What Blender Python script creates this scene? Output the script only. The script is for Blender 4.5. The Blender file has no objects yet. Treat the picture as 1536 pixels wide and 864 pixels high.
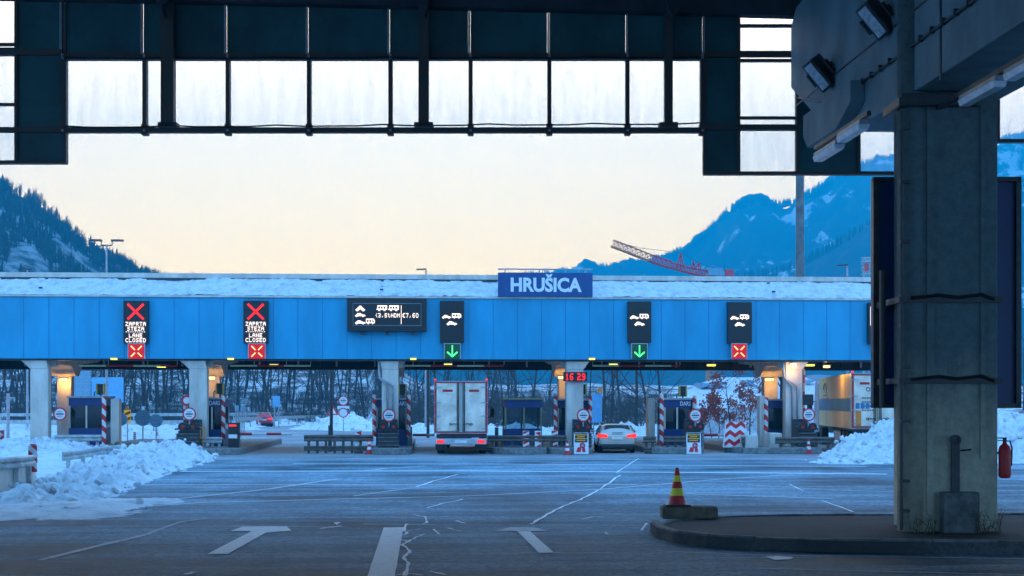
import bpy, math, random
from mathutils import Vector, Matrix, noise
random.seed(7)
R=math.radians; PI=math.pi
SC=bpy.context.scene
COL=SC.collection
# ------------------------------------------------------------------ camera, sky, sun, exposure
F=2050.0; HZ=607.0; CH=2.3; TH=math.atan(128/F); CT,ST=math.cos(TH),math.sin(TH)
cd=bpy.data.cameras.new('camera'); cam=bpy.data.objects.new('camera',cd); COL.objects.link(cam)
cam.location=(0,0,CH); cam.rotation_euler=(R(90),0,-TH)
cd.sensor_width=36; cd.lens=36*F/1536; cd.shift_x=0; cd.shift_y=(HZ-432)/1536; cd.clip_end=9000; cd.clip_start=.1
SC.camera=cam
SC.view_settings.view_transform='Standard'; SC.view_settings.look='None'; SC.view_settings.gamma=1; SC.view_settings.exposure=1.36
w=bpy.data.worlds.new('World'); SC.world=w; w.use_nodes=True
nt=w.node_tree; N=nt.nodes; L=nt.links
for n in list(N): N.remove(n)
out=N.new('ShaderNodeOutputWorld'); bg=N.new('ShaderNodeBackground'); L.new(bg.outputs[0],out.inputs[0])
sky=N.new('ShaderNodeTexSky'); sky.sky_type='NISHITA'; sky.sun_disc=False; sky.sun_elevation=R(3); sky.sun_rotation=R(-25)
tc=N.new('ShaderNodeTexCoord'); sx=N.new('ShaderNodeSeparateXYZ'); L.new(tc.outputs['Generated'],sx.inputs[0])
def wm(op,a,b=None,c=None):
    n=N.new('ShaderNodeMath'); n.operation=op
    for i,v in enumerate((a,b,c)):
        if v is None: continue
        if isinstance(v,(int,float)): n.inputs[i].default_value=v
        else: L.new(v,n.inputs[i])
    return n.outputs[0]
# dusk sky: warm glow low in front (+Y), blue everywhere else
front=N.new('ShaderNodeMapRange'); front.interpolation_type='SMOOTHSTEP'
front.inputs['From Min'].default_value=0.05; front.inputs['From Max'].default_value=0.72; L.new(sx.outputs['Y'],front.inputs['Value'])
elr=N.new('ShaderNodeValToRGB'); e=elr.color_ramp
SKYC=[(0.0,(3.4,1.93,0.03,1)),(0.10,(3.5,2.3,0.42,1)),(0.19,(3.35,2.4,0.92,1)),(0.30,(2.8,2.15,1.3,1)),(0.44,(0.30,0.64,1.22,1)),(1.0,(0.21,0.55,1.14,1))]
e.elements[0].position=0; e.elements[0].color=SKYC[0][1]; e.elements[1].position=1; e.elements[1].color=SKYC[-1][1]
for p,c in SKYC[1:-1]:
    x=e.elements.new(p); x.color=c
L.new(sx.outputs['Z'],elr.inputs[0])
blu=N.new('ShaderNodeValToRGB'); e=blu.color_ramp
e.elements[0].position=0; e.elements[0].color=(0.25,0.56,1.02,1); e.elements[1].position=1; e.elements[1].color=(0.21,0.55,1.14,1)
L.new(sx.outputs['Z'],blu.inputs[0])
mx=N.new('ShaderNodeMix'); mx.data_type='RGBA'; L.new(front.outputs[0],mx.inputs['Factor']); L.new(blu.outputs[0],mx.inputs['A']); L.new(elr.outputs[0],mx.inputs['B'])
sm=N.new('ShaderNodeMix'); sm.data_type='RGBA'; sm.blend_type='ADD'; sm.inputs['Factor'].default_value=0.02
L.new(mx.outputs['Result'],sm.inputs['A']); L.new(sky.outputs[0],sm.inputs['B'])
L.new(sm.outputs['Result'],bg.inputs[0]); bg.inputs[1].default_value=1.0
sd=bpy.data.lights.new('sun','SUN'); sd.energy=0.08; sd.angle=R(14); sd.color=(1,.86,.72)
so=bpy.data.objects.new('sun',sd); COL.objects.link(so); so.rotation_euler=(R(80),0,R(25+180))
SC.cycles.volume_bounces=0; SC.cycles.volume_step_rate=1
# ------------------------------------------------------------------ helpers: places
def cf(u_px,py,d):            # point at camera-axis depth d
    u=(u_px-768)/F
    return Vector((u*d*CT+d*ST, d*CT-u*d*ST, CH+(HZ-py)*d/F))
def at(px,py,Y):              # point on the plane Y=const
    u=(px-768)/F; d=Y/(CT-u*ST); return cf(px,py,d)
def gp(px,py,z=0.0):          # point at height z
    return cf(px,py,(CH-z)*F/(py-HZ))
def gd(px,d,z=0.0):
    v=cf(px,HZ,d); v.z=z; return v
# ------------------------------------------------------------------ helpers: materials
def nmat(name):
    m=bpy.data.materials.new(name); m.use_nodes=True
    return m,m.node_tree.nodes,m.node_tree.links,m.node_tree.nodes['Principled BSDF']
def mat(name,c,rough=.6,var=.18,scale=4,bump=0,bs=40,metal=0,spec=.5,c2=None,coat=0,dirt=0,stretch=None):
    m,n,l,b=nmat(name)
    b.inputs['Roughness'].default_value=rough; b.inputs['Metallic'].default_value=metal
    b.inputs['Specular IOR Level'].default_value=spec; b.inputs['Coat Weight'].default_value=coat
    tcn=n.new('ShaderNodeTexCoord'); mp=n.new('ShaderNodeMapping'); l.new(tcn.outputs['Object'],mp.inputs[0])
    if stretch: mp.inputs['Scale'].default_value=stretch
    no=n.new('ShaderNodeTexNoise'); no.inputs['Scale'].default_value=scale; no.inputs['Detail'].default_value=7; no.inputs['Roughness'].default_value=.62
    l.new(mp.outputs[0],no.inputs['Vector'])
    r=n.new('ShaderNodeValToRGB'); l.new(no.outputs[0],r.inputs[0])
    a=c2 if c2 else tuple(x*(1-var) for x in c); bb=c if c2 else tuple(min(1,x*(1+var)) for x in c)
    r.color_ramp.elements[0].position=.36; r.color_ramp.elements[1].position=.64
    r.color_ramp.elements[0].color=(*a,1); r.color_ramp.elements[1].color=(*bb,1)
    l.new(r.outputs[0],b.inputs['Base Color'])
    if bump:
        n2=n.new('ShaderNodeTexNoise'); n2.inputs['Scale'].default_value=bs; n2.inputs['Detail'].default_value=5; l.new(mp.outputs[0],n2.inputs['Vector'])
        bp=n.new('ShaderNodeBump'); bp.inputs['Strength'].default_value=bump; bp.inputs['Distance'].default_value=.02
        l.new(n2.outputs[0],bp.inputs['Height']); l.new(bp.outputs[0],b.inputs['Normal'])
    return m
def emis(name,c,s):
    m,n,l,b=nmat(name); b.inputs['Base Color'].default_value=(c[0]*.3,c[1]*.3,c[2]*.3,1)
    b.inputs['Emission Color'].default_value=(*c,1); b.inputs['Emission Strength'].default_value=s
    no=n.new('ShaderNodeTexNoise'); no.inputs['Scale'].default_value=9
    mr=n.new('ShaderNodeMapRange'); mr.inputs['To Min'].default_value=s*.85; mr.inputs['To Max'].default_value=s*1.15
    l.new(no.outputs[0],mr.inputs[0]); l.new(mr.outputs[0],b.inputs['Emission Strength'])
    return m
def glassy(name,tint,trans,rough=.08,base=(.02,.03,.04)):
    m,n,l,b=nmat(name); b.inputs['Base Color'].default_value=(*base,1); b.inputs['Roughness'].default_value=rough
    t=n.new('ShaderNodeBsdfTransparent'); t.inputs[0].default_value=(*tint,1)
    mxx=n.new('ShaderNodeMixShader'); mxx.inputs[0].default_value=trans
    l.new(b.outputs[0],mxx.inputs[1]); l.new(t.outputs[0],mxx.inputs[2]); l.new(mxx.outputs[0],n['Material Output'].inputs[0])
    return m
def stripes(name,ca,cb,per,kx,ky=0,kz=1,duty=.5,dirty=True):
    m,n,l,b=nmat(name); b.inputs['Roughness'].default_value=.45
    tcn=n.new('ShaderNodeTexCoord'); s=n.new('ShaderNodeSeparateXYZ'); l.new(tcn.outputs['Object'],s.inputs[0])
    def mm(op,a,bb):
        q=n.new('ShaderNodeMath'); q.operation=op
        for i,v in enumerate((a,bb)):
            if isinstance(v,(int,float)): q.inputs[i].default_value=v
            else: l.new(v,q.inputs[i])
        return q.outputs[0]
    v=mm('ADD',mm('ADD',mm('MULTIPLY',s.outputs[0],kx),mm('MULTIPLY',s.outputs[1],ky)),mm('MULTIPLY',s.outputs[2],kz))
    v=mm('FRACT',mm('DIVIDE',v,per),0); v=mm('GREATER_THAN',v,duty)
    x=n.new('ShaderNodeMix'); x.data_type='RGBA'; l.new(v,x.inputs['Factor']); x.inputs['A'].default_value=(*ca,1); x.inputs['B'].default_value=(*cb,1)
    no=n.new('ShaderNodeTexNoise'); no.inputs['Scale'].default_value=9; no.inputs['Detail'].default_value=6; l.new(tcn.outputs['Object'],no.inputs['Vector'])
    y=n.new('ShaderNodeMix'); y.data_type='RGBA'; y.blend_type='MULTIPLY'; y.inputs['Factor'].default_value=.45
    l.new(x.outputs['Result'],y.inputs['A']); l.new(no.outputs[0],y.inputs['B']); l.new(y.outputs['Result'],b.inputs['Base Color'])
    return m
M={}
M['blue']=mat('blue_cladding',(.002,.29,.48),.42,.11,.9,stretch=(1,1,.3))
M['seam']=mat('seam_shadow_gap',(.003,.13,.30),.6)
M['navy']=mat('navy_panel',(.006,.03,.14),.4,.15,2)
M['navysign']=mat('navy_sign',(.004,.06,.20),.4,.12,2)
M['white']=mat('white_paint',(.72,.73,.74),.45,.07,2)
M['letter']=mat('white_lettering',(.75,.77,.8),.5,.04)
M['grey']=mat('grey_metal',(.33,.35,.37),.42,.2,3,metal=.3)
M['lgrey']=mat('light_grey_concrete',(.58,.52,.45),.75,.2,1.5,bump=.25,bs=12,stretch=(1,1,.35))
M['conc']=mat('kerb_concrete',(.2,.2,.19),.85,.35,5,bump=.6,bs=30)
M['kerbd']=mat('dark_kerb_concrete',(.14,.145,.14),.85,.45,3,bump=.7,bs=25)
M['dark']=mat('dark_steel',(.035,.037,.04),.45,.35,5)
M['black']=mat('black_plastic',(.012,.012,.014),.4,.2,6)
M['frame']=mat('canopy_frame_steel',(.045,.058,.058),.55,.3,3,c2=(.075,.048,.036),bump=.2)
M['teal']=mat('teal_panel',(.009,.085,.095),.45,.3,.8)
M['ceil']=mat('toll_ceiling',(.13,.12,.11),.8,.3,1)
M['backf']=mat('back_fascia_dark',(.012,.016,.03),.6,.3,2)
M['roofd']=mat('roof_underside',(.035,.045,.06),.8,.35,.7,bump=.3)
M['steel']=mat('galvanised_rail',(.42,.44,.44),.5,.3,4,metal=.5,bump=.2)
M['rust']=mat('weathered_rail',(.10,.085,.07),.65,.4,4,bump=.3)
M['glass']=glassy('booth_glass',(.45,.65,.72),.42,.04)
M['clear']=glassy('clear_glass',(.85,.93,.96),.82,.03)
M['carglass']=glassy('car_glass',(.2,.22,.24),.15,.05,(.01,.012,.015))
M['red']=mat('red_paint',(.62,.015,.02),.4,.12,6)
M['rw']=stripes('red_white_stripes',(.62,.015,.02),(.78,.76,.72),.52,.9,.3,1)
M['rwshort']=stripes('short_post_stripes',(.62,.015,.02),(.78,.76,.72),.34,.9,.3,1)
M['rwflat']=stripes('red_white_board',(.66,.015,.02),(.8,.8,.8),.42,-1,0,1)
M['rwarm']=stripes('barrier_arm_stripes',(.62,.02,.03),(.8,.8,.8),1.4,1,0,0)
M['rwarmv']=stripes('raised_arm_stripes',(.62,.02,.03),(.8,.8,.8),.85,0,0,1)
M['hbar']=stripes('height_bar_stripes',(.8,.76,.45),(.6,.02,.02),2.6,1,0,0)
M['orange']=mat('orange_paint',(.75,.22,.03),.5,.15,4)
M['yellow']=mat('yellow_box',(.5,.34,.04),.5,.25,4)
M['yel']=emis('yellow_glowing_paint',(1,.78,.05),.12)  # faint glow added to the yellow of boards that hold no lamp
M['conred']=mat('cone_red',(.55,.012,.015),.45,.25,9,bump=.2)
M['conyel']=mat('cone_yellow',(.9,.72,.02),.35,.08,9)
M['ledw']=emis('led_white',(1,.80,.66),.75)
M['ledr']=emis('led_red',(1,.01,.008),.8)
M['ledo']=emis('led_orange',(1,.35,.12),1.5)
M['redbg']=emis('red_signal_field',(.9,.005,.008),.22)
M['ledg']=emis('led_green',(.08,1,.25),.75)
M['greenbg']=emis('green_signal_field',(.005,.12,.04),.12)
M['sigframe']=mat('signal_frame',(.45,.38,.4),.5)
M['lampy']=emis('warm_lamp',(1,.62,.18),1.6)
M['lampg']=emis('yellow_green_lamp',(.95,.85,.10),.8)
M['tail']=emis('tail_lamp_lit',(1,.02,.01),.75)
M['taild']=mat('tail_lamp_red',(.5,.01,.01),.2,.1)
M['floodglass']=mat('floodlight_glass',(.55,.62,.7),.15,.3,14)
M['tube']=mat('batten_diffuser',(.75,.8,.85),.3,.15,6)
M['tyre']=mat('tyre_rubber',(.018,.018,.02),.85,.2,9)
M['rim']=mat('wheel_rim',(.35,.36,.38),.35,.15,6,metal=.7)
M['carw']=mat('silver_beige_car_paint',(.50,.45,.38),.3,.05,3,metal=.25,coat=.6)
M['carr']=mat('red_car_paint',(.55,.02,.04),.3,.06,3,coat=.7)
M['truckw']=mat('dirty_white_door',(.74,.62,.50),.5,.28,1.1)
M['truckg']=mat('dirty_grey_bumper',(.4,.41,.44),.5,.25,3)
M['gold']=mat('beige_trailer_side',(.62,.50,.24),.5,.2,.8,stretch=(1,1,.3))
M['tblue']=mat('trailer_blue_band',(.03,.17,.32),.5,.2,1)
M['bark']=mat('bark',(.045,.038,.034),.9,.35,3)
M['twig']=mat('twig',(.06,.042,.04),.9,.3,3)
M['leafr']=mat('dry_leaves',(.30,.055,.035),.9,.4,3)
M['brush']=mat('brushwood',(.055,.045,.045),.95,.4,.8)
M['conif']=mat('conifer_needles',(.02,.038,.03),.95,.35,.4)
M['skyblue']=mat('pale_blue_back',(.12,.38,.62),.5,.1)
M['discblue']=mat('grey_sign_back',(.16,.30,.40),.5,.12)
M['column']=mat('old_concrete',(.15,.17,.145),.85,.38,1.1,bump=.45,bs=14,stretch=(1,1,.3))
M['girder']=mat('girder_paint',(.15,.24,.27),.7,.22,1.2,bump=.25,bs=10,stretch=(1,1,.5))
M['dirtblk']=mat('mossy_concrete_block',(.16,.13,.09),.9,.35,7,bump=.6)
M['plate']=mat('plate_white',(.7,.7,.68),.5)
M['olive']=mat('olive_beige_metal',(.22,.19,.10),.5,.2,4)
M['mast']=mat('weathered_mast',(.13,.14,.14),.8,.3,2)
M['jib']=mat('faded_crane_paint',(.60,.16,.05),.6,.3,2)
M['weed']=mat('dry_weed',(.10,.075,.04),.9,.3)
def snowmat(name,c=(.68,.69,.70),bump=.6,dirt=.25,sc=1.2):
    m,n,l,b=nmat(name); b.inputs['Roughness'].default_value=.75; b.inputs['Specular IOR Level'].default_value=.25
    t=n.new('ShaderNodeTexCoord'); no=n.new('ShaderNodeTexNoise'); no.inputs['Scale'].default_value=sc; no.inputs['Detail'].default_value=9; no.inputs['Roughness'].default_value=.7
    l.new(t.outputs['Object'],no.inputs['Vector']); r=n.new('ShaderNodeValToRGB'); l.new(no.outputs[0],r.inputs[0])
    r.color_ramp.elements[0].position=.30; r.color_ramp.elements[0].color=(c[0]*(1-dirt),c[1]*(1-dirt),c[2]*(1-dirt*.9),1)
    r.color_ramp.elements[1].position=.52; r.color_ramp.elements[1].color=(*c,1); l.new(r.outputs[0],b.inputs['Base Color'])
    n2=n.new('ShaderNodeTexNoise'); n2.inputs['Scale'].default_value=5; n2.inputs['Detail'].default_value=8; l.new(t.outputs['Object'],n2.inputs['Vector'])
    bp=n.new('ShaderNodeBump'); bp.inputs['Strength'].default_value=bump; bp.inputs['Distance'].default_value=.12
    l.new(n2.outputs[0],bp.inputs['Height']); l.new(bp.outputs[0],b.inputs['Normal'])
    return m
M['snow']=snowmat('snow',dirt=.38,sc=2.2); M['snowclean']=snowmat('roof_snow',c=(.60,.62,.65),bump=1.0,dirt=.42,sc=2.6); M['snowdirty']=snowmat('ploughed_snow',(.74,.75,.76),.7,.5,2.5)
def pane_mat():
    m,n,l,b=nmat('frosted_pane')
    t=n.new('ShaderNodeTexCoord'); mp=n.new('ShaderNodeMapping'); mp.inputs['Scale'].default_value=(3,1,.5); l.new(t.outputs['Object'],mp.inputs[0])
    no=n.new('ShaderNodeTexNoise'); no.inputs['Scale'].default_value=1.5; no.inputs['Detail'].default_value=6; l.new(mp.outputs[0],no.inputs['Vector'])
    r=n.new('ShaderNodeValToRGB'); r.color_ramp.elements[0].position=.3; r.color_ramp.elements[1].position=.6
    r.color_ramp.elements[0].color=(.90,.93,.97,1); r.color_ramp.elements[1].color=(.95,.98,1,1); l.new(no.outputs[0],r.inputs[0])
    tr=n.new('ShaderNodeBsdfTransparent'); l.new(r.outputs[0],tr.inputs[0])
    tl=n.new('ShaderNodeBsdfTranslucent'); tl.inputs[0].default_value=(.8,.85,.9,1)
    mxx=n.new('ShaderNodeMixShader'); mxx.inputs[0].default_value=.93; l.new(tl.outputs[0],mxx.inputs[1]); l.new(tr.outputs[0],mxx.inputs[2])
    l.new(mxx.outputs[0],n['Material Output'].inputs[0]); return m
M['pane']=pane_mat()
def asphalt(name,base,salt,rough,saltamt):
    m,n,l,b=nmat(name)
    t=n.new('ShaderNodeTexCoord')
    def nz(sc,st,det=8,ro=.6):
        mp=n.new('ShaderNodeMapping'); mp.inputs['Scale'].default_value=st; l.new(t.outputs['Object'],mp.inputs[0])
        q=n.new('ShaderNodeTexNoise'); q.inputs['Scale'].default_value=sc; q.inputs['Detail'].default_value=det; q.inputs['Roughness'].default_value=ro; l.new(mp.outputs[0],q.inputs['Vector']); return q.outputs[0]
    a=nz(.10,(1,1.6,1)); s=nz(.55,(.22,1.6,1),9,.68); g=nz(16,(1,1,1),6,.85); f=nz(.35,(1,.35,1),6,.6)
    def mr(v,a0,a1,b0,b1):
        q=n.new('ShaderNodeMapRange'); q.inputs[1].default_value=a0; q.inputs[2].default_value=a1; q.inputs[3].default_value=b0; q.inputs[4].default_value=b1; l.new(v,q.inputs[0]); return q.outputs[0]
    def mm(op,x,y):
        q=n.new('ShaderNodeMath'); q.operation=op; q.use_clamp=True
        for i,v in enumerate((x,y)):
            if isinstance(v,(int,float)): q.inputs[i].default_value=v
            else: l.new(v,q.inputs[i])
        return q.outputs[0]
    k=mm('ADD',mm('MULTIPLY',mr(a,.40,.60,0,1),.45),mm('MULTIPLY',mr(s,.45,.60,0,1),.55))
    k=mm('ADD',mm('MULTIPLY',k,.75),mm('MULTIPLY',mr(f,.4,.6,0,1),.25))
    g2=nz(6,(1,1,1),8,.75); k=mm('MULTIPLY',mm('MULTIPLY',k,mr(g,.36,.64,.35,1.65)),mr(g2,.38,.62,.5,1.5))
    x=n.new('ShaderNodeMix'); x.data_type='RGBA'; x.inputs['A'].default_value=(*base,1); x.inputs['B'].default_value=(*salt,1)
    l.new(mm('MULTIPLY',k,saltamt),x.inputs['Factor']); l.new(x.outputs['Result'],b.inputs['Base Color'])
    l.new(mr(k,0,1,rough,.85),b.inputs['Roughness']); b.inputs['Specular IOR Level'].default_value=.08
    bp=n.new('ShaderNodeBump'); bp.inputs['Strength'].default_value=.7; bp.inputs['Distance'].default_value=.015; l.new(g,bp.inputs['Height']); l.new(bp.outputs[0],b.inputs['Normal'])
    return m
M['asph']=asphalt('salted_asphalt',(.026,.042,.052),(.35,.47,.55),.55,1.0)
M['asph2']=asphalt('icy_asphalt',(.16,.18,.20),(.42,.44,.46),.6,1)
M['isl']=asphalt('island_asphalt',(.05,.05,.05),(.14,.14,.14),.7,.8)
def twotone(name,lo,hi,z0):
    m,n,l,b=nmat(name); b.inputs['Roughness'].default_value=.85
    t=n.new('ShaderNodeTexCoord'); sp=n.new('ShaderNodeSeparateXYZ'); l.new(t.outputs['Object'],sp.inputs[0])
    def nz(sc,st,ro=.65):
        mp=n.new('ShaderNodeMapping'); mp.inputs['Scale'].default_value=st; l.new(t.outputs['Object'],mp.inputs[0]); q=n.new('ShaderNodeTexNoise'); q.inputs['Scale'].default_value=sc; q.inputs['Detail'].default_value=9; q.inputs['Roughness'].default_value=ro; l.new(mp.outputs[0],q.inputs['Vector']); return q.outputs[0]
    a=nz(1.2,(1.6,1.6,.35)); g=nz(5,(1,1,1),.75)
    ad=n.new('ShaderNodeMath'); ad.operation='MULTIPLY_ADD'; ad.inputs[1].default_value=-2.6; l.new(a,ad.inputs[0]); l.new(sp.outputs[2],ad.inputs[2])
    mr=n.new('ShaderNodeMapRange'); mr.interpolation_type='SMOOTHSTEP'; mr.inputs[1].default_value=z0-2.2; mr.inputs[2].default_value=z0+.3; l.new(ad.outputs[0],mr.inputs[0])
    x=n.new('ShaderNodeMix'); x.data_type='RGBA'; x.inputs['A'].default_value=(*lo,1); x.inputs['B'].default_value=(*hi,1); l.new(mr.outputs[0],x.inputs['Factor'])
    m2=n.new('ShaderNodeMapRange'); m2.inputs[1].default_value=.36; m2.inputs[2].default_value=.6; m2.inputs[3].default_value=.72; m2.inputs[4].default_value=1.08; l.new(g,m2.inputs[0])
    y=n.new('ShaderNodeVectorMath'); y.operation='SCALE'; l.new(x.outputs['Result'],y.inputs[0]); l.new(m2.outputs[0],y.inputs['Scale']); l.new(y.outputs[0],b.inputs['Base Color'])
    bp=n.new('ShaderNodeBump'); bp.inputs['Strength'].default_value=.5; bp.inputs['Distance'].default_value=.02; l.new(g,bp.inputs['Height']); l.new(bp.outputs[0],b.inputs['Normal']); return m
M['column']=twotone('two_tone_old_concrete',(.50,.46,.34),(.11,.16,.165),1.9)  # lighter beige towards the foot, dark teal above, noisy boundary
def wornpaint(name,c,cut):
    m,n,l,b=nmat(name); b.inputs['Roughness'].default_value=.7; b.inputs['Base Color'].default_value=(*c,1)
    t=n.new('ShaderNodeTexCoord'); q=n.new('ShaderNodeTexNoise'); q.inputs['Scale'].default_value=7; q.inputs['Detail'].default_value=9; q.inputs['Roughness'].default_value=.75
    l.new(t.outputs['Object'],q.inputs['Vector']); mrr=n.new('ShaderNodeMapRange'); mrr.inputs[1].default_value=cut-.13; mrr.inputs[2].default_value=cut+.13; mrr.inputs[3].default_value=.5; mrr.inputs[4].default_value=.95; l.new(q.outputs[0],mrr.inputs[0])
    tr=n.new('ShaderNodeBsdfTransparent'); mxx=n.new('ShaderNodeMixShader'); l.new(mrr.outputs[0],mxx.inputs[0]); l.new(tr.outputs[0],mxx.inputs[1]); l.new(b.outputs[0],mxx.inputs[2]); l.new(mxx.outputs[0],n['Material Output'].inputs[0])
    return m
M['paint']=wornpaint('worn_road_paint',(.85,.87,.88),.36); M['seal']=wornpaint('salt_filled_crack',(.92,.93,.94),.30); M['faint']=wornpaint('faint_salt_line',(.66,.68,.70),.46)
# ------------------------------------------------------------------ helpers: meshes
class MB:
    def __init__(s): s.v=[]; s.f=[]; s.mi=[]; s.cur=0
    def add(s,vs,fs):
        o=len(s.v); s.v+= [tuple(v) for v in vs]; s.f+=[[i+o for i in f] for f in fs]; s.mi+=[s.cur]*len(fs); return s
    def box(s,c,d,rot=None):
        x,y,z=d[0]/2,d[1]/2,d[2]/2
        vs=[Vector((a*x,b*y,e*z)) for a in(-1,1) for b in(-1,1) for e in(-1,1)]
        if rot is not None: vs=[rot@v for v in vs]
        c=Vector(c); return s.add([v+c for v in vs],[(0,1,3,2),(4,6,7,5),(0,4,5,1),(2,3,7,6),(0,2,6,4),(1,5,7,3)])
    def bb(s,x0,x1,y0,y1,z0,z1): return s.box(((x0+x1)/2,(y0+y1)/2,(z0+z1)/2),(x1-x0,y1-y0,z1-z0))
    def tube(s,pts,r,n=8,cap=True):
        pts=[Vector(p) for p in pts]; rs=r if isinstance(r,(list,tuple)) else [r]*len(pts)
        o=len(s.v); up=None
        for i,p in enumerate(pts):
            t=(pts[min(i+1,len(pts)-1)]-pts[max(i-1,0)]).normalized()
            if up is None:
                up=Vector((0,0,1)) if abs(t.z)<.9 else Vector((0,1,0))
            a=t.cross(up)
            if a.length<1e-4: a=t.cross(Vector((1,0,0)))
            a.normalize(); b=a.cross(t).normalized(); up=b
            for k in range(n):
                q=2*PI*k/n; s.v.append(tuple(p+(a*math.cos(q)+b*math.sin(q))*rs[i]))
        for i in range(len(pts)-1):
            for k in range(n):
                s.f.append([o+i*n+k,o+i*n+(k+1)%n,o+(i+1)*n+(k+1)%n,o+(i+1)*n+k]); s.mi.append(s.cur)
        if cap:
            s.f.append([o+k for k in range(n)][::-1]); s.mi.append(s.cur)
            s.f.append([o+(len(pts)-1)*n+k for k in range(n)]); s.mi.append(s.cur)
        return s
    def prism(s,poly,axis,a,b):   # poly 2D, extruded along axis 'x','y','z' from a to b
        n=len(poly)
        def P(p,t): return {'x':(t,p[0],p[1]),'y':(p[0],t,p[1]),'z':(p[0],p[1],t)}[axis]
        vs=[P(p,a) for p in poly]+[P(p,b) for p in poly]
        fs=[list(range(n))[::-1],list(range(n,2*n))]+[[i,(i+1)%n,n+(i+1)%n,n+i] for i in range(n)]
        return s.add(vs,fs)
    def ring(s,c,r0,r1,y0,y1,n=32):  # annulus in the XZ plane, facing Y
        vs=[];fs=[]
        for k in range(n):
            q=2*PI*k/n
            for rr,yy in((r0,y0),(r1,y0),(r1,y1),(r0,y1)): vs.append((c[0]+rr*math.cos(q),yy,c[1]+rr*math.sin(q)))
        for k in range(n):
            for j in range(4): fs.append([k*4+j,k*4+(j+1)%4,((k+1)%n)*4+(j+1)%4,((k+1)%n)*4+j])
        return s.add(vs,fs)
    def disc(s,c,r,y0,y1,n=32): return s.prism([(c[0]+r*math.cos(2*PI*k/n),c[1]+r*math.sin(2*PI*k/n)) for k in range(n)],'y',y0,y1)
    def lathe(s,prof,n=24,c=(0,0,0)):
        o=len(s.v)
        for r,z in prof:
            for k in range(n): s.v.append((c[0]+r*math.cos(2*PI*k/n),c[1]+r*math.sin(2*PI*k/n),c[2]+z))
        for i in range(len(prof)-1):
            for k in range(n): s.f.append([o+i*n+k,o+i*n+(k+1)%n,o+(i+1)*n+(k+1)%n,o+(i+1)*n+k]); s.mi.append(s.cur)
        s.f.append([o+k for k in range(n)][::-1]); s.mi.append(s.cur); s.f.append([o+(len(prof)-1)*n+k for k in range(n)]); s.mi.append(s.cur)
        return s
def obj(name,mb,mats,parent=None,smooth=False,bevel=0,loc=None,fixn=True):
    me=bpy.data.meshes.new(name); me.from_pydata(mb.v,[],mb.f)
    mats=mats if isinstance(mats,(list,tuple)) else [mats]
    for m in mats: me.materials.append(M[m] if isinstance(m,str) else m)
    if len(mats)>1: me.polygons.foreach_set('material_index',[min(i,len(mats)-1) for i in mb.mi])
    if fixn:
        import bmesh
        bm=bmesh.new(); bm.from_mesh(me); bmesh.ops.recalc_face_normals(bm,faces=bm.faces); bm.to_mesh(me); bm.free()
    if smooth: me.polygons.foreach_set('use_smooth',[True]*len(me.polygons))
    me.update()
    o=bpy.data.objects.new(name,me); COL.objects.link(o)
    if parent is not None: o.parent=parent
    if loc is not None: o.location=loc
    if bevel:
        b=o.modifiers.new('bevel','BEVEL'); b.width=bevel; b.segments=2; b.limit_method='ANGLE'; b.angle_limit=R(35)
    return o
def tag(o,label,cat,group=None,kind=None):
    if label: o['label']=label
    if cat: o['category']=cat
    if group: o['group']=group
    if kind: o['kind']=kind
    return o
def thing(name,label,cat,loc=(0,0,0),rz=0,group=None):
    o=bpy.data.objects.new(name,None); COL.objects.link(o); o.empty_display_size=.2
    o.location=loc; o.rotation_euler=(0,0,rz); return tag(o,label,cat,group)
def struct(name,mb,m,**k):
    o=obj(name,mb,m,**k); o['kind']='structure'; return o
KIDS={}
def dup(root,loc,rz=None,label=None,group=None,scale=None):
    r=root.copy(); COL.objects.link(r); r.location=loc
    if rz is not None: r.rotation_euler=(0,0,rz)
    if scale: r.scale=scale
    if label: r['label']=label
    if group: r['group']=group
    for ch in [o for o in list(bpy.data.objects) if o.parent==root]:
        c=ch.copy(); COL.objects.link(c); c.parent=r
        for g in [o for o in list(bpy.data.objects) if o.parent==ch]:
            d=g.copy(); COL.objects.link(d); d.parent=c
    return r
def text_mesh(s,size,depth=.01,sx=1.0,bold=0.0):
    cu=bpy.data.curves.new('t','FONT'); cu.body=s; cu.size=size; cu.extrude=depth; cu.align_x='CENTER'; cu.align_y='CENTER'; cu.offset=bold; cu.resolution_u=3
    o=bpy.data.objects.new('t',cu); COL.objects.link(o); bpy.context.view_layer.update()
    me=bpy.data.meshes.new_from_object(o.evaluated_get(bpy.context.evaluated_depsgraph_get()))
    bpy.data.objects.remove(o)
    me.transform(Matrix.Rotation(R(90),4,'X')); me.transform(Matrix.Diagonal((sx,1,1,1)))
    return me
def text(name,s,size,m,parent,loc,depth=.01,sx=1.0,bold=0.0,width=None):
    me=text_mesh(s,size,depth,sx,bold)
    if width:
        xs=[v.co.x for v in me.vertices]; k=width/(max(xs)-min(xs)); me.transform(Matrix.Diagonal((k,1,1,1)))
    me.materials.clear(); me.materials.append(M[m])
    me.name=name; o=bpy.data.objects.new(name,me); COL.objects.link(o); o.parent=parent; o.location=loc; return o
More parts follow.
